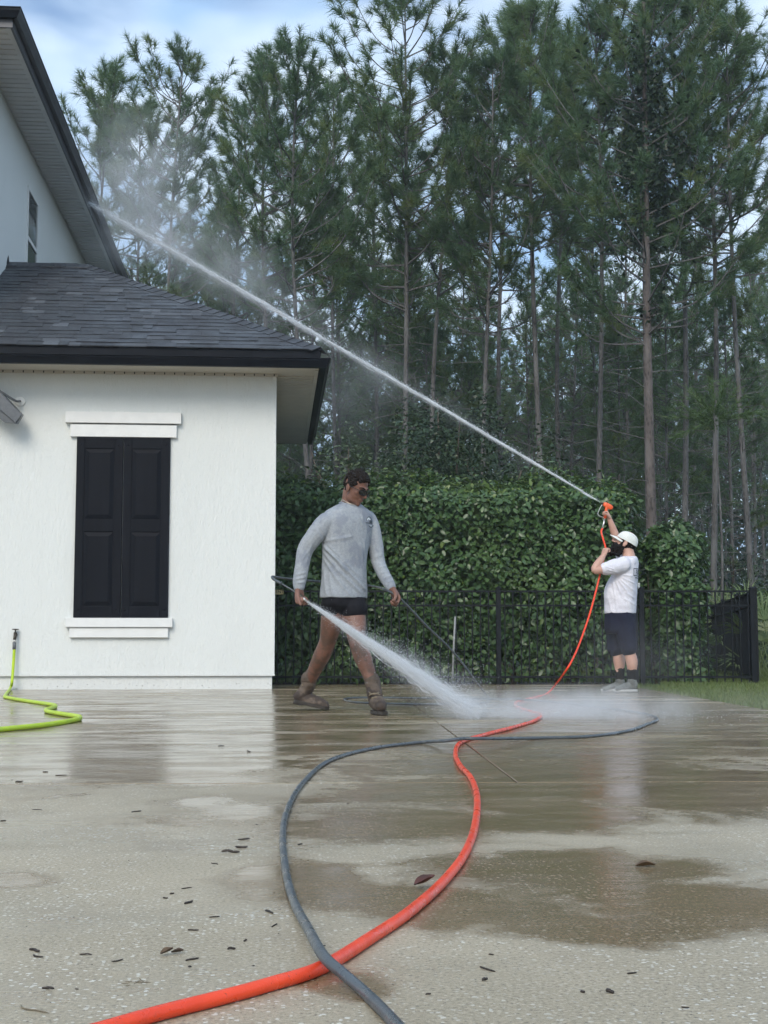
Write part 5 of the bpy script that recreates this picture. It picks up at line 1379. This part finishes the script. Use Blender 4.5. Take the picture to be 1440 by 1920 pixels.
# shorts
s = MB()
Y2.torso(s, [(1163.5, 1140, 0, .192, .163), (1163.5, 1160, 0, .205, .172), (1163.5, 1180, 0, .205, .168), (1163.5, 1188, 0, .18, .14)], f2, l2)
Y2.limb(s, [(1168, 1160, -.10, .122), (1174, 1186, -.115, .116), (1177, 1206, -.12, .104), (1178, 1212, -.12, .102)], 16); Y2.limb(s, [(1159, 1160, .09, .120), (1157, 1186, .10, .116), (1155, 1207, .10, .108), (1155, 1214, .10, .106)], 16)
sm_ = remeshed(s, 'shorts', 0.0075, 3); displace(sm_, lumps(9, .012, (1, 1, .35))); obj('shorts', sm_, M['navyshort'], man2, True)
for off, x in ((-.10, 1185), (.11, 1162.5)):
    q = MB(); Y2.limb(q, [(x, 1254, off, .054), (x, 1266, off, .049), (x, 1279, off, .047)], 14); m = remeshed(q, 'sock', .006, 1); displace(m, lumps(26, .004)); obj('sock', m, M['sock2'], man2, True)
    q = MB(); Y2.limb(q, [(x + 3, 1283, off, .047), (x - 4, 1285.5, off, .046), (x - 16, 1289, off - .01, .040), (x - 28, 1291.5, off - .02, .030)], 14); Y2.limb(q, [(x, 1277, off, .052), (x + 2, 1284, off, .050)], 14)
    m = remeshed(q, 'shoe', .0055, 3); so_ = obj('shoe', m, M['shoe'], man2, True)
    g = on_z(x, 1297); dg_ = (g - EYE).dot(HEAD)
    q = MB(); ring0 = []
    for k in range(20):
        a = 2*math.pi*k/20; xx = -.075 + .135*math.cos(a); yy_ = .043*math.copysign(abs(math.sin(a))**.8, math.sin(a))*(1 - .12*math.cos(a))
        ring0.append((xx, yy_))
    cc = Y2(x, 1290, off); q.rings([[Vector((cc.x, cc.y, .004)) + SIDE*a + HEAD*b_ for a, b_ in ring0], [Vector((cc.x, cc.y, .034)) + SIDE*a*1.02 + HEAD*b_*1.04 for a, b_ in ring0]]); q.build('sole', M['shoesole'], so_, True)
# ================================================================ spray guns, hoses
def hose_mat(name, c1, c2, grime):
    t = NT(name); v = t.coord('World')
    c = t.mix(t.ramp(t.noise(v, 7, 4), 0.3, 0.7), c1, c2)
    c = t.mix(t.ramp(t.noise(v, 38, 5, 0.7), 0.60, 0.74, 0, 0.75), c, grime)
    c = t.mix(t.ramp(t.noise(v, 150, 3, 0.6), 0.66, 0.72, 0, 0.8), c, tuple(x*.25 for x in grime))
    h = t.math('ADD', t.noise(v, 45, 4), t.math('MULTIPLY', t.noise(v, 300, 2), .5))
    return t.done(t.principled(c, t.ramp(t.noise(v, 12, 4), .35, .65, .22, .5), t.bump(h, 0.3, 0.005), spec=0.5))
M['orange'] = hose_mat('orange_hose', (0.88, 0.072, 0.016), (0.76, 0.055, 0.014), (0.36, 0.06, 0.03))
M['guno'] = simple('orange_plastic', (0.85, 0.13, 0.03), (0.78, 0.11, 0.03), 7, 0.35)
M['greyhose'] = hose_mat('grey_hose', (0.062, 0.076, 0.086), (0.09, 0.105, 0.115), (0.045, 0.045, 0.042))
M['lime'] = simple('lime_hose', (0.50, 0.68, 0.02), (0.42, 0.60, 0.03), 9, 0.42, 0.1, 60)
# orange gun in the raised hand
gun = empty('spray_gun', Y2(1134, 975, .165)); tag(gun, 'orange trigger spray gun held up by the man in the white cap', 'spray gun', 'spray guns in the hands')
jd = (Y2(1120, 938.5, .165) - Y2(1145, 951.5, .165)).normalized(); jn = jd.cross(HEAD).normalized(); jn = jn if jn.z > 0 else -jn
q = MB(); rows = []
for t_, a_, b_ in ((-.062, .012, .010), (-.05, .024, .017), (-.02, .030, .02), (.03, .028, .018), (.055, .018, .014)):
    c = Y2(1139.5, 948.5, .165) + jd*t_
    rows.append([c + jn*a_*math.copysign(abs(math.sin(th))**.6, math.sin(th)) + HEAD*b_*math.copysign(abs(math.cos(th))**.6, math.cos(th)) for th in [2*math.pi*k/16 for k in range(16)]])
q.rings(rows); q.build('gun_body', M['guno'], gun, True)
q = MB(); q.capsule([Y2(1137.5, 950, .165), Y2(1136, 960, .165), Y2(1134.5, 970, .165)], [.018, .017, .018], 12); q.build('grip', M['guno'], gun, True)
q = MB(); q.tube(spline([Y2(1129, 946, .165), Y2(1124, 955, .165), Y2(1121, 963, .165), Y2(1124, 967.5, .165), Y2(1132, 970, .165)], 5), .005, 6); q.build('trigger_guard', M['steel'], gun, True)
q = MB(); q.tube(spline([Y2(1132, 950, .165), Y2(1129.5, 956, .165), Y2(1131, 963, .165)], 4), .005, 6); q.build('trigger', M['frame'], gun, True)
q = MB(); q.tube([Y2(1131.5, 944.5, .165), Y2(1126, 941.7, .165)], [.011, .008], 10); q.build('nozzle', M['brass'], gun, True)
q = MB(); q.tube([Y2(1134.5, 970, .165), Y2(1132, 981, .155), Y2(1129.5, 991, .14)], [.011, .010, .011], 10); q.build('hose_coupling', M['steel'], gun, True)
# small brass nozzle in the lowered hand
n0 = Y1(560, 1115, -.215); n1 = Y1(573, 1126, -.235)
gun1 = empty('spray_nozzle', n0); tag(gun1, 'short metal spray nozzle in the lowered hand of the walking man', 'spray nozzle', 'spray guns in the hands')
q = MB(); q.tube([Y1(557, 1112.5, -.20), Y1(566, 1120, -.225), Y1(568, 1121.8, -.228)], [.014, .015, .012], 10); q.build('valve_body', M['brass'], gun1, True)
q = MB(); q.tube([Y1(568, 1121.8, -.228), n1], [.013, .009], 10); q.build('tip', M['steel'], gun1, True)
q = MB(); q.tube([Y1(567, 1121, -.225), Y1(564, 1127, -.24)], [.007, .009], 8); q.build('lever', M['steel'], gun1, True)

def gpt(px, py, z): return on_z(px, py, z)
def hose(name, pts, rad, material, label, cat, n=8, seg=12, parts=None):
    q = MB(); q.tube(spline(pts, n), rad, seg); o = q.build(name, material, None, True); return tag(o, label, cat, 'hoses on the driveway')
RO = .0106
op = [gpt(100, 1955, RO), gpt(190, 1930, RO), gpt(300, 1899, RO), gpt(420, 1869, RO), gpt(500, 1847, RO), gpt(605, 1813, RO), gpt(700, 1755, RO), gpt(770, 1708, RO), gpt(835, 1649, RO), gpt(875, 1594, RO), gpt(892, 1540, RO), gpt(894, 1490, RO), gpt(882, 1457, RO), gpt(862, 1434, RO), gpt(854, 1411, RO), gpt(866, 1391, RO), gpt(915, 1376, RO), gpt(965, 1363, RO), gpt(1003, 1351, RO), gpt(1014, 1340, RO),
      gpt(985, 1331, RO), gpt(966, 1322, RO), gpt(974, 1314, RO), gpt(1005, 1307, RO), gpt(1030, 1297, RO*1.6), Y2(1062, 1256, -1.0), Y2(1082, 1218, -.75), Y2(1103, 1160, -.45), Y2(1117, 1110, -.28), Y2(1127, 1068, -.20), Y2(1134, 1040, -.175), Y2(1136, 1030, -.16), Y2(1131, 1011, -.05), Y2(1127.5, 998, .10), Y2(1129.5, 991, .14)]
hose('orange_hose', op, RO, M['orange'], 'thick orange hose winding from the near left to the raised spray gun', 'hose')
RG = .0088
def over(px, py): return gpt(px, py, RO*2 + RG + .002)
gp = [gpt(800, 1985, RG), gpt(735, 1912, RG), gpt(685, 1862, RG), gpt(645, 1827, .02), over(607, 1793), gpt(578, 1742, .028), gpt(553, 1695, RG), gpt(537, 1640, RG), gpt(530, 1570, RG), gpt(538, 1520, RG), gpt(566, 1470, RG), gpt(618, 1426, RG), gpt(700, 1403, RG), gpt(790, 1392, RG), gpt(835, 1389, .03), over(868, 1385), gpt(905, 1385, .03), gpt(1000, 1384, RG), gpt(1100, 1381, RG), gpt(1170, 1372, RG), gpt(1208, 1360, RG),
      gpt(1232, 1347, RG), gpt(1190, 1335, RG), gpt(1090, 1322, RG), gpt(1040, 1316.5, .03), gpt(972, 1311, .045), gpt(930, 1311, .03), gpt(750, 1308.5, RG), gpt(672, 1308, RG), gpt(645, 1311, RG), gpt(672, 1317, RG), gpt(770, 1320, RG), gpt(850, 1320, RG), gpt(905, 1318, RG), gpt(916, 1310, RG), Y1(897, 1284, .95), Y1(850, 1223, .60), Y1(800, 1174, .30), Y1(762, 1134, .03), Y1(742, 1116, -.085), Y1(728, 1108, -.05), Y1(708, 1101, .12), Y1(680, 1097, .24), Y1(630, 1093, .26), Y1(580, 1089, .16), Y1(535, 1084.5, -.02), Y1(516, 1082, -.08)]
hose('grey_hose', gp, RG, M['greyhose'], 'long thin grey hose looping over the orange hose to the walking man', 'hose')
q = MB(); q.tube(spline([Y1(516, 1082, -.08), Y1(510.5, 1081.5, -.10), Y1(513, 1086, -.12), Y1(526, 1093.5, -.15)], 5), RG*1.15, 10); q.tube([Y1(526, 1093.5, -.15), Y1(527.5, 1094.5, -.152)], [.016, .015], 10); q.tube(spline([Y1(527, 1094, -.152), Y1(545, 1104.5, -.18), Y1(557, 1112.5, -.20)], 4), .0065, 8)
tag(q.build('whip_hose', M['greyhose'], None, True), 'short doubled-back grey hose end leading into the lowered hand', 'hose', 'hoses on the driveway')
RL = .0165
lp = [Vector((fx - .004, YW - .075, fz - .155)), Vector((fx - .008, YW - .085, .30)), Vector((fx - .012, YW - .12, .10)), Vector((fx - .015, YW - .20, RL*1.3)), gpt(10, 1304, RL), gpt(14, 1308, RL), gpt(55, 1315, RL), gpt(96, 1321, RL), gpt(104, 1325, RL), gpt(87, 1331, RL), gpt(94, 1335, RL), gpt(135, 1341.5, RL), gpt(150, 1345, RL), gpt(140, 1350, RL), gpt(90, 1358.5, RL), gpt(0, 1368, RL), gpt(-120, 1380, RL)]
hose('lime_hose', lp, RL, M['lime'], 'lime green hose lying zigzag below the faucet on the white wall', 'hose')
q = MB(); q.tube([Vector((fx - .004, YW - .075, fz - .058)), Vector((fx - .004, YW - .075, fz - .088))], [.013, .013], 10); q.build('hose_fitting', M['steel'], bpy.data.objects['lime_hose'], True)
q = MB(); q.tube([Vector((fx - .004, YW - .075, fz - .088)), Vector((fx - .005, YW - .076, fz - .17))], [.022, .020], 10); q.build('hose_sleeve', M['greyrubber'], bpy.data.objects['lime_hose'], True)

# ================================================================ debris on the driveway
M['bits'] = simple('wet_bark', (0.018, 0.014, 0.012), (0.045, 0.034, 0.026), 60, 0.6, 0.5, 90)
M['dryleaf'] = simple('dry_leaf', (0.14, 0.09, 0.045), (0.07, 0.045, 0.028), 40, 0.6)
M['redleaf'] = simple('red_brown_leaf', (0.10, 0.030, 0.020), (0.05, 0.02, 0.015), 40, 0.5)
M['straw'] = simple('dry_straw', (0.20, 0.17, 0.11), (0.12, 0.10, 0.07), 40, 0.7)
RD = random.Random(17)
def twig(px, py, lpx, ang, thick, seed, mt='bits', wig=.12, z0=0.0):
    R = random.Random(seed); p0 = on_z(px, py); sc = (p0 - EYE).length/F
    L_ = lpx*sc; thick = thick*.42; a = math.radians(ang); a += R.gauss(0, .28); d = SIDE*math.cos(a) + HEAD*math.sin(a)*3.0; d.z = 0; d.normalize()
    w = d.cross(UP); pts = [p0 + d*L_*(t_-.5) + w*R.gauss(0, wig*L_*.35) + UP*(thick*.7 + abs(R.gauss(0, thick*.4)) + z0) for t_ in (0, .3, .65, 1)]
    q = MB(); q.tube(spline(pts, 3), [thick*k for k in (.5, .9, 1, .95, 1.05, 1, .9, .95, .8, .4)], 6); return q
def chip(px, py, lpx, seed, mt='bits'):
    R = random.Random(seed); p0 = on_z(px, py); sc = (p0 - EYE).length/F; r_ = lpx*sc*.32
    q = MB(); a = R.uniform(0, 3.14)
    q.ellipsoid(p0 + UP*r_*.2, Vector((math.cos(a), math.sin(a), .1))*r_, Vector((-math.sin(a), math.cos(a), .15))*r_*R.uniform(.5, .9), UP*r_*.22, 6, 4); return q
GB = 'bits of bark and twigs on the driveway'
def z2(x, y, right=False): return (720 if right else 0) + x/2, 1340 + y/2
tw = [(512,365,22,5,.005),(933,140,12,-10,.008),(700,652,22,0,.003),(708,708,24,12,.006),(645,673,10,-10,.004),(620,690,10,-15,.004),(140,910,25,-4,.004),(322,902,22,0,.0035),(720,920,28,-5,.004),(868,882,15,10,.005),(805,760,20,-6,.003),(725,810,20,-4,.0035),(1010,743,30,-2,.005),(1030,792,28,10,.003),(180,1030,22,-3,.005),(920,850,10,20,.004),(830,118,12,0,.005),(230,228,22,0,.004),(170,215,12,-5,.004),(72,253,14,-3,.006),(140,358,20,8,.003),(1125,488,14,4,.004),(805,560,22,0,.003),(12,400,10,0,.005),(440,925,26,2,.003),(915,470,22,-3,.006)]
twr = [(388,958,42,-4,.004),(378,997,18,5,.005),(930,972,20,-3,.0035),(848,1045,16,4,.007),(745,1043,10,-4,.005),(165,1050,12,25,.003),(1130,1102,14,4,.003),(402,902,12,0,.003)]
for k, (x, y, l_, a_, th) in enumerate(tw + twr):
    px, py = z2(x, y, k >= len(tw)); o = twig(px, py, l_, a_, th, 100 + k).build('twig', M['bits'], None, True)
    tag(o, 'small dark twig lying flat on the wet concrete', 'twig', GB)
ch = [(590,803,6),(712,946,14),(288,1030,12),(950,943,10),(255,687,5),(277,760,5),(483,547,6),(420,430,6),(330,412,4),(630,460,5),(45,245,7),(1028,668,8),(1130,758,12),(963,413,9),(1305,335,12),(1200,420,6),(100,795,5),(345,938,6),(760,800,6),(120,525,4),(625,533,4),(745,527,5),(1045,822,7),(560,955,5),(190,1080,5),(450,738,4),(1215,868,12),(390,430,4)]
chr_ = [(365,690,9),(290,1030,7),(1225,407,4),(1145,420,4),(810,1040,6),(770,982,4),(1390,885,4),(1040,1120,7),(500,1070,4)]
for k, (x, y, l_) in enumerate(ch + chr_):
    px, py = z2(x, y, k >= len(ch)); o = chip(px, py, l_, 300 + k).build('bark_crumb', M['bits'], None, True)
    tag(o, 'tiny dark crumb of bark on the wet concrete', 'bark crumb', GB)
for x, y, l_, a_, th, nm, lab, mt in [(865,518,34,12,.008,'bark_piece','largest dark piece of bark left of the grey hose','bits'), (130,888,31,-2,.006,'bark_piece','long dark bark sliver near the bottom left edge','bits'), (905,500,22,8,.007,'bark_piece','smaller bark piece leaning on the largest one left of the grey hose','bits')]:
    px, py = z2(x, y); tag(twig(px, py, l_, a_, th, int(x), wig=.2).build(nm, M[mt], None, True), lab, 'bark')
px, py = z2(130, 1108); tag(twig(px, py, 80, -2, .003, 9, wig=.25).build('dry_stalk', M['straw'], None, True), 'long pale dry stem in the bottom left corner', 'stalk')
px, py = z2(525, 1005); q = MB()
for k in range(9):
    t_ = twig(px + RD.gauss(0, 8), py + RD.gauss(0, 3), RD.uniform(12, 30), RD.uniform(-40, 40), .0012, 900 + k); q.add(t_.v, t_.f)
tag(q.build('straw_wisp', M['straw'], None), 'small tangle of dry straw in the near left foreground', 'straw')
def curled_leaf(px, py, lpx, ang, mt, label, seed, z0=.004, tilt=.5):
    R = random.Random(seed); p0 = on_z(px, py); sc = (p0 - EYE).length/F; L_ = lpx*sc
    d = SIDE*math.cos(ang) + HEAD*math.sin(ang); w = d.cross(UP); q = MB(); top, bot = [], []
    NX, NY = 9, 5
    for i in range(NX):
        for j in range(NY):
            t_ = i/(NX-1); s_ = (j/(NY-1)-.5)*2; wd = math.sin(math.pi*min(1, t_*.96+.02))**.8*.28
            p_ = p0 + d*L_*(t_-.5) + w*L_*wd*s_ + UP*(z0 + L_*(.20*s_*s_*math.sin(math.pi*t_) + tilt*.3*t_*t_ + R.gauss(0, .012)))
            top.append(p_); bot.append(p_ - UP*.0012)
    fs = [(i*NY+j, (i+1)*NY+j, (i+1)*NY+j+1, i*NY+j+1) for i in range(NX-1) for j in range(NY-1)]
    q.add(top + bot, fs + [tuple(len(top) + k for k in reversed(f_)) for f_ in fs])
    return tag(q.build('fallen_leaf', M[mt], None, True), label, 'leaf', 'fallen leaves on the driveway')
px, py = z2(625, 905); curled_leaf(px, py, 26, .7, 'dryleaf', 'curled brown dry leaf in the near left foreground', 1, .006, .8)
px, py = z2(665, 898); curled_leaf(px, py, 22, .1, 'dryleaf', 'narrow dry leaf touching the curled brown leaf', 2)
px, py = 796, 1667; curled_leaf(px, py, 46, .6, 'redleaf', 'red-brown curled leaf resting against the orange hose', 3, .012, .9)
px, py = z2(980, 570, True); curled_leaf(px, py, 36, .0, 'dryleaf', 'thin pale leaf lying alone in the right wet patch', 4, .003, .2)
curled_leaf(108, 1358, 14, .3, 'dryleaf', 'small brown leaf under the lime hose bend', 5, .006, .6)

# ================================================================ water
def water_mat(name, alpha):
    t = NT(name)
    p = t.principled((0.93, 0.96, 0.98), 0.25, spec=0.6)
    e = t.n('BsdfTranslucent'); e.inputs['Color'].default_value = (0.92, 0.95, 0.97, 1)
    m1 = t.n('MixShader'); m1.inputs[0].default_value = 0.45; t.l(p, m1.inputs[1]); t.l(e.outputs[0], m1.inputs[2])
    tr = t.n('BsdfTransparent'); m2 = t.n('MixShader'); m2.inputs[0].default_value = alpha; t.l(tr.outputs[0], m2.inputs[1]); t.l(m1.outputs[0], m2.inputs[2])
    return t.done(m2.outputs[0])
M['stream'] = water_mat('water_stream', 0.75); M['drop'] = water_mat('water_drop', 0.55)
OCT = np.array([(1,0,0),(-1,0,0),(0,1,0),(0,-1,0),(0,0,1),(0,0,-1)], np.float32)
OCF = np.array([(0,2,4),(2,1,4),(1,3,4),(3,0,4),(2,0,5),(1,2,5),(3,1,5),(0,3,5)], np.int32)
def mist_mat(name, dens, kind, noise_scale, lo=0.38, hi=0.7, falloff=1.5, L_=1.0, R0=.1, R1=.3, stretch=1.0, thin=0.0):
    t = NT(name); o = t.coord('Object')
    sep = t.n('SeparateXYZ'); t.l(o, sep.inputs[0])
    if kind == 'puff':
        ln = t.n('VectorMath', operation='LENGTH'); t.l(o, ln.inputs[0]); k = t.math('SUBTRACT', 1.0, ln.outputs['Value'], clamp=True)
    else:
        cb = t.n('CombineXYZ'); t.l(sep.outputs['X'], cb.inputs[0]); t.l(sep.outputs['Y'], cb.inputs[1])
        ln = t.n('VectorMath', operation='LENGTH'); t.l(cb.outputs[0], ln.inputs[0])
        tt = t.math('DIVIDE', sep.outputs['Z'], L_, clamp=True)
        R = t.math('ADD', R0, t.math('MULTIPLY', tt, R1 - R0))
        k = t.math('SUBTRACT', 1.0, t.math('DIVIDE', ln.outputs['Value'], R), clamp=True)
        ends = t.math('MULTIPLY', t.ramp(tt, 0.0, 0.12), t.ramp(tt, 1.0, 0.93))
        edge = k
    k = t.math('POWER', k, falloff)
    if kind == 'cone':
        k = t.math('MULTIPLY', k, ends)
        if thin: k = t.math('DIVIDE', k, t.math('ADD', 1.0, t.math('MULTIPLY', tt, thin)))
    nz = t.ramp(t.noise(t.scaled(o, (1, 1, stretch)) if kind == 'cone' else t.coord('World'), noise_scale, 4, 0.6, 0.5), lo, hi)
    den = t.math('MULTIPLY', t.math('MULTIPLY', k, nz), dens)
    v = t.n('VolumePrincipled'); v.inputs['Color'].default_value = (0.97, 0.98, 1.0, 1); v.inputs['Anisotropy'].default_value = 0.0
    t.l(den, v.inputs['Density']); t.l(v.outputs[0], t.out.inputs['Volume'])
    return t.m
def jet(name, label, A, B, r0, r1, n_str, n_drop, sag, seed, cones=(), spread_pow=1.3, drop=(.002, .0045), strand=(.0015, .004), slen=(.05, .2), up=0.3):
    r = np.random.default_rng(seed); A = np.array(A); B = np.array(B); ax = B - A; L_ = np.linalg.norm(ax); ax = ax/L_
    u = np.cross(ax, (0, 0, 1)); u /= np.linalg.norm(u); w = np.cross(u, ax)
    e = empty(name, A); tag(e, label, 'water jet', 'water jets')
    def cen(t): return A + (B-A)*t[:, None] + np.array([0, 0, 1])*(sag*4*t*(1-t))[:, None]
    def rr_(t): return r0 + (r1-r0)*t**spread_pow
    # strands: stretched shreds of water flying along the axis
    t0 = r.random(n_str)**0.85; dt = r.uniform(*slen, n_str)*(1.2 - t0); ga, gb = r.normal(0, .42, n_str), r.normal(0, .42, n_str)
    ks = np.linspace(0, 1, 5); rad = r.uniform(*strand, n_str)
    V = []; 
    for j, k in enumerate(ks):
        t = np.clip(t0 + dt*k, 0, 1); c = cen(t) + (u[None]*ga[:, None] + w[None]*gb[:, None])*(rr_(t)*(1 + .12*np.sin(7*k + ga*9)))[:, None]
        rk = rad*(math.sin(math.pi*(.06 + .88*k)))
        for m in range(4):
            a = m*math.pi/2; V.append(c + (u[None]*math.cos(a) + w[None]*math.sin(a))*rk[:, None])
    V = np.stack(V, 1); base = np.arange(n_str)*20; Fc = []
    for j in range(4):
        for m in range(4):
            Fc.append(np.column_stack([base + j*4+m, base + j*4+(m+1) % 4, base + (j+1)*4+(m+1) % 4, base + (j+1)*4+m]))
    me = np_mesh('stream', V.reshape(-1, 3), np.concatenate(Fc)); me.materials.append(M['stream']); me.polygons.foreach_set('use_smooth', np.ones(len(me.polygons), bool))
    o = obj('stream', me, None, e); o['kind'] = 'stuff'
    t = r.random(n_drop)**0.7; g = r.normal(0, 1, (n_drop, 2)); ext = (1 + r.exponential(.9, n_drop))
    P = cen(t) + (u[None]*g[:, :1] + w[None]*g[:, 1:])*(rr_(t)*.55*ext)[:, None] + np.array([0, 0, 1])*(np.abs(r.normal(0, 1, n_drop))*rr_(t)*up)[:, None]
    sz = r.uniform(*drop, n_drop)*(r.random(n_drop)*.7 + .5); keep = P[:, 2] > .004; P, sz = P[keep], sz[keep]; n = len(P)
    el = r.uniform(1, 3.5, n)
    O = OCT[None]*sz[:, None, None]; along = (O @ ax)[:, :, None]*ax[None, None]; O = O + along*(el - 1)[:, None, None]
    W_ = P[:, None] + O; FF = OCF[None] + (np.arange(n)*6)[:, None, None]
    me = np_mesh('droplets', W_.reshape(-1, 3), FF.reshape(-1, 3)); o = obj('droplets', me, M['drop'], e); o['kind'] = 'stuff'
    # the white body of the spray and the mist that drifts off it
    Zv = Vector(ax); Xv = Vector(u); Yv = Zv.cross(Xv)
    for nm, (R0_, R1_), den, fo_, nsc, st_, thin, lo_, hi_ in cones:
        q = MB(); q.tube([(0, 0, 0), (0, 0, L_*.5), (0, 0, L_)], [R0_, (R0_+R1_)/2, R1_], 16)
        mm = q.mesh(nm); mm.materials.append(mist_mat(name + '_' + nm, den, 'cone', nsc, lo_, hi_, fo_, L_, R0_, R1_, st_, thin))
        o = bpy.data.objects.new(nm, mm); COL.objects.link(o); o.parent = e
        o.matrix_basis = Matrix((Xv, Yv, Zv)).transposed().to_4x4(); o['kind'] = 'stuff'
    return e
hit = on_x(166, 380, XE2 + .10)
jet('water_jet', 'long straight water jet shooting from the raised gun to the upper gutter', Y2(1126, 941.7, .165), hit, .010, .050, 1500, 9000, .02, 41,
    [('spray_core', (.026, .115), 50, 2.2, 9, .22, 4.0, .34, .62), ('spray_mist', (.06, 1.2), .75, 2.2, 1.8, .5, 0, .40, .68)], 1.1, (.002, .0045), (.002, .005), (.01, .05), .7)
jet('water_jet', 'broad white water jet from the lowered nozzle onto the driveway', n1, on_z(900, 1346, .01), .006, .085, 2200, 16000, .0, 42,
    [('spray_core', (.012, .11), 110, 1.8, 30, .06, 4.5, .22, .6), ('spray_mist', (.03, .36), 3.2, 2.2, 6, .35, 0, .36, .64)], 1.1, (.0008, .002), (.0006, .0018), (.05, .2), .5)
def puff(name, label, c, rad, dens, sc, lo=.35, hi=.68, fall=1.3, rot=0.0):
    q = MB(); q.ellipsoid((0, 0, 0), (1, 0, 0), (0, 1, 0), (0, 0, 1), 20, 12); m = q.mesh(name); m.materials.append(mist_mat(name, dens, 'puff', sc, lo, hi, fall))
    o = bpy.data.objects.new(name, m); COL.objects.link(o); o.location = c; o.scale = rad; o.rotation_euler = (0, rot, -YAW); return tag(o, label, 'mist', 'drifting spray mist', 'stuff')
puff('roof_mist', 'pale spray mist drifting up beside the upper gutter', at(255, 345, 24.5), (1.8, 1.4, 1.7), 1.0, 1.1)
puff('hip_mist', 'pale mist hanging over the roof hip along the water jet', at(400, 470, 21.5), (1.8, 1.0, .75), .75, 1.5, rot=.5)
puff('eave_mist', 'thin mist drifting below the black gutter corner', at(655, 730, 19.5), (.9, .8, 1.0), .30, 1.5)
gm = on_z(1060, 1346)
puff('splash_mist', 'low white splash mist where the water hits the driveway', Vector((gm.x, gm.y, .06)), (1.1, .8, .20), 3.0, 4.0, .30, .62, 1.2)
gm = on_z(1290, 1345)
puff('ground_mist', 'thin ground mist spreading right across the wet driveway', Vector((gm.x, gm.y + .3, .05)), (2.0, 1.2, .20), .22, 2.0, .30, .66, 1.1)
puff('fence_mist', 'faint mist round the legs of the man in the white cap', Vector(at(1190, 1230, 14.6)), (1.3, .6, .55), .16, 1.8, .30, .66, 1.2)
# splashes: drops leaping from the ground
r = np.random.default_rng(55); n = 5000; c0 = on_z(905, 1347); a = r.uniform(-.9, .9, n); dd = np.abs(r.normal(0, 1, n))*.75
P = np.column_stack([c0.x + SIDE.x*np.cos(a)*dd + HEAD.x*np.sin(a)*dd*.6, c0.y + SIDE.y*np.cos(a)*dd + HEAD.y*np.sin(a)*dd*.6, .006 + np.abs(r.normal(0, 1, n))*.07*np.exp(-dd*.6)]); sz = r.uniform(.0012, .0035, n)
W_ = P[:, None] + OCT[None]*sz[:, None, None]; FF = OCF[None] + (np.arange(n)*6)[:, None, None]
tag(obj('splash_drops', np_mesh('splash_drops', W_.reshape(-1, 3), FF.reshape(-1, 3)), M['drop']), 'white splashing drops where the low jet meets the concrete', 'splash', kind='stuff')

# ================================================================ haze: the damp air
hz = MB(); hz.box((-130, -12, -1.2), (130, 135, 26)); t = NT('damp_air'); v_ = t.n('VolumePrincipled'); v_.inputs['Color'].default_value = (0.86, 0.94, 1.0, 1); v_.inputs['Density'].default_value = 0.0009; v_.inputs['Anisotropy'].default_value = 0.2
t.l(v_.outputs[0], t.out.inputs['Volume'])
tag(hz.build('haze', t.m), 'thin damp haze in the air between camera and wood', 'haze', kind='stuff')
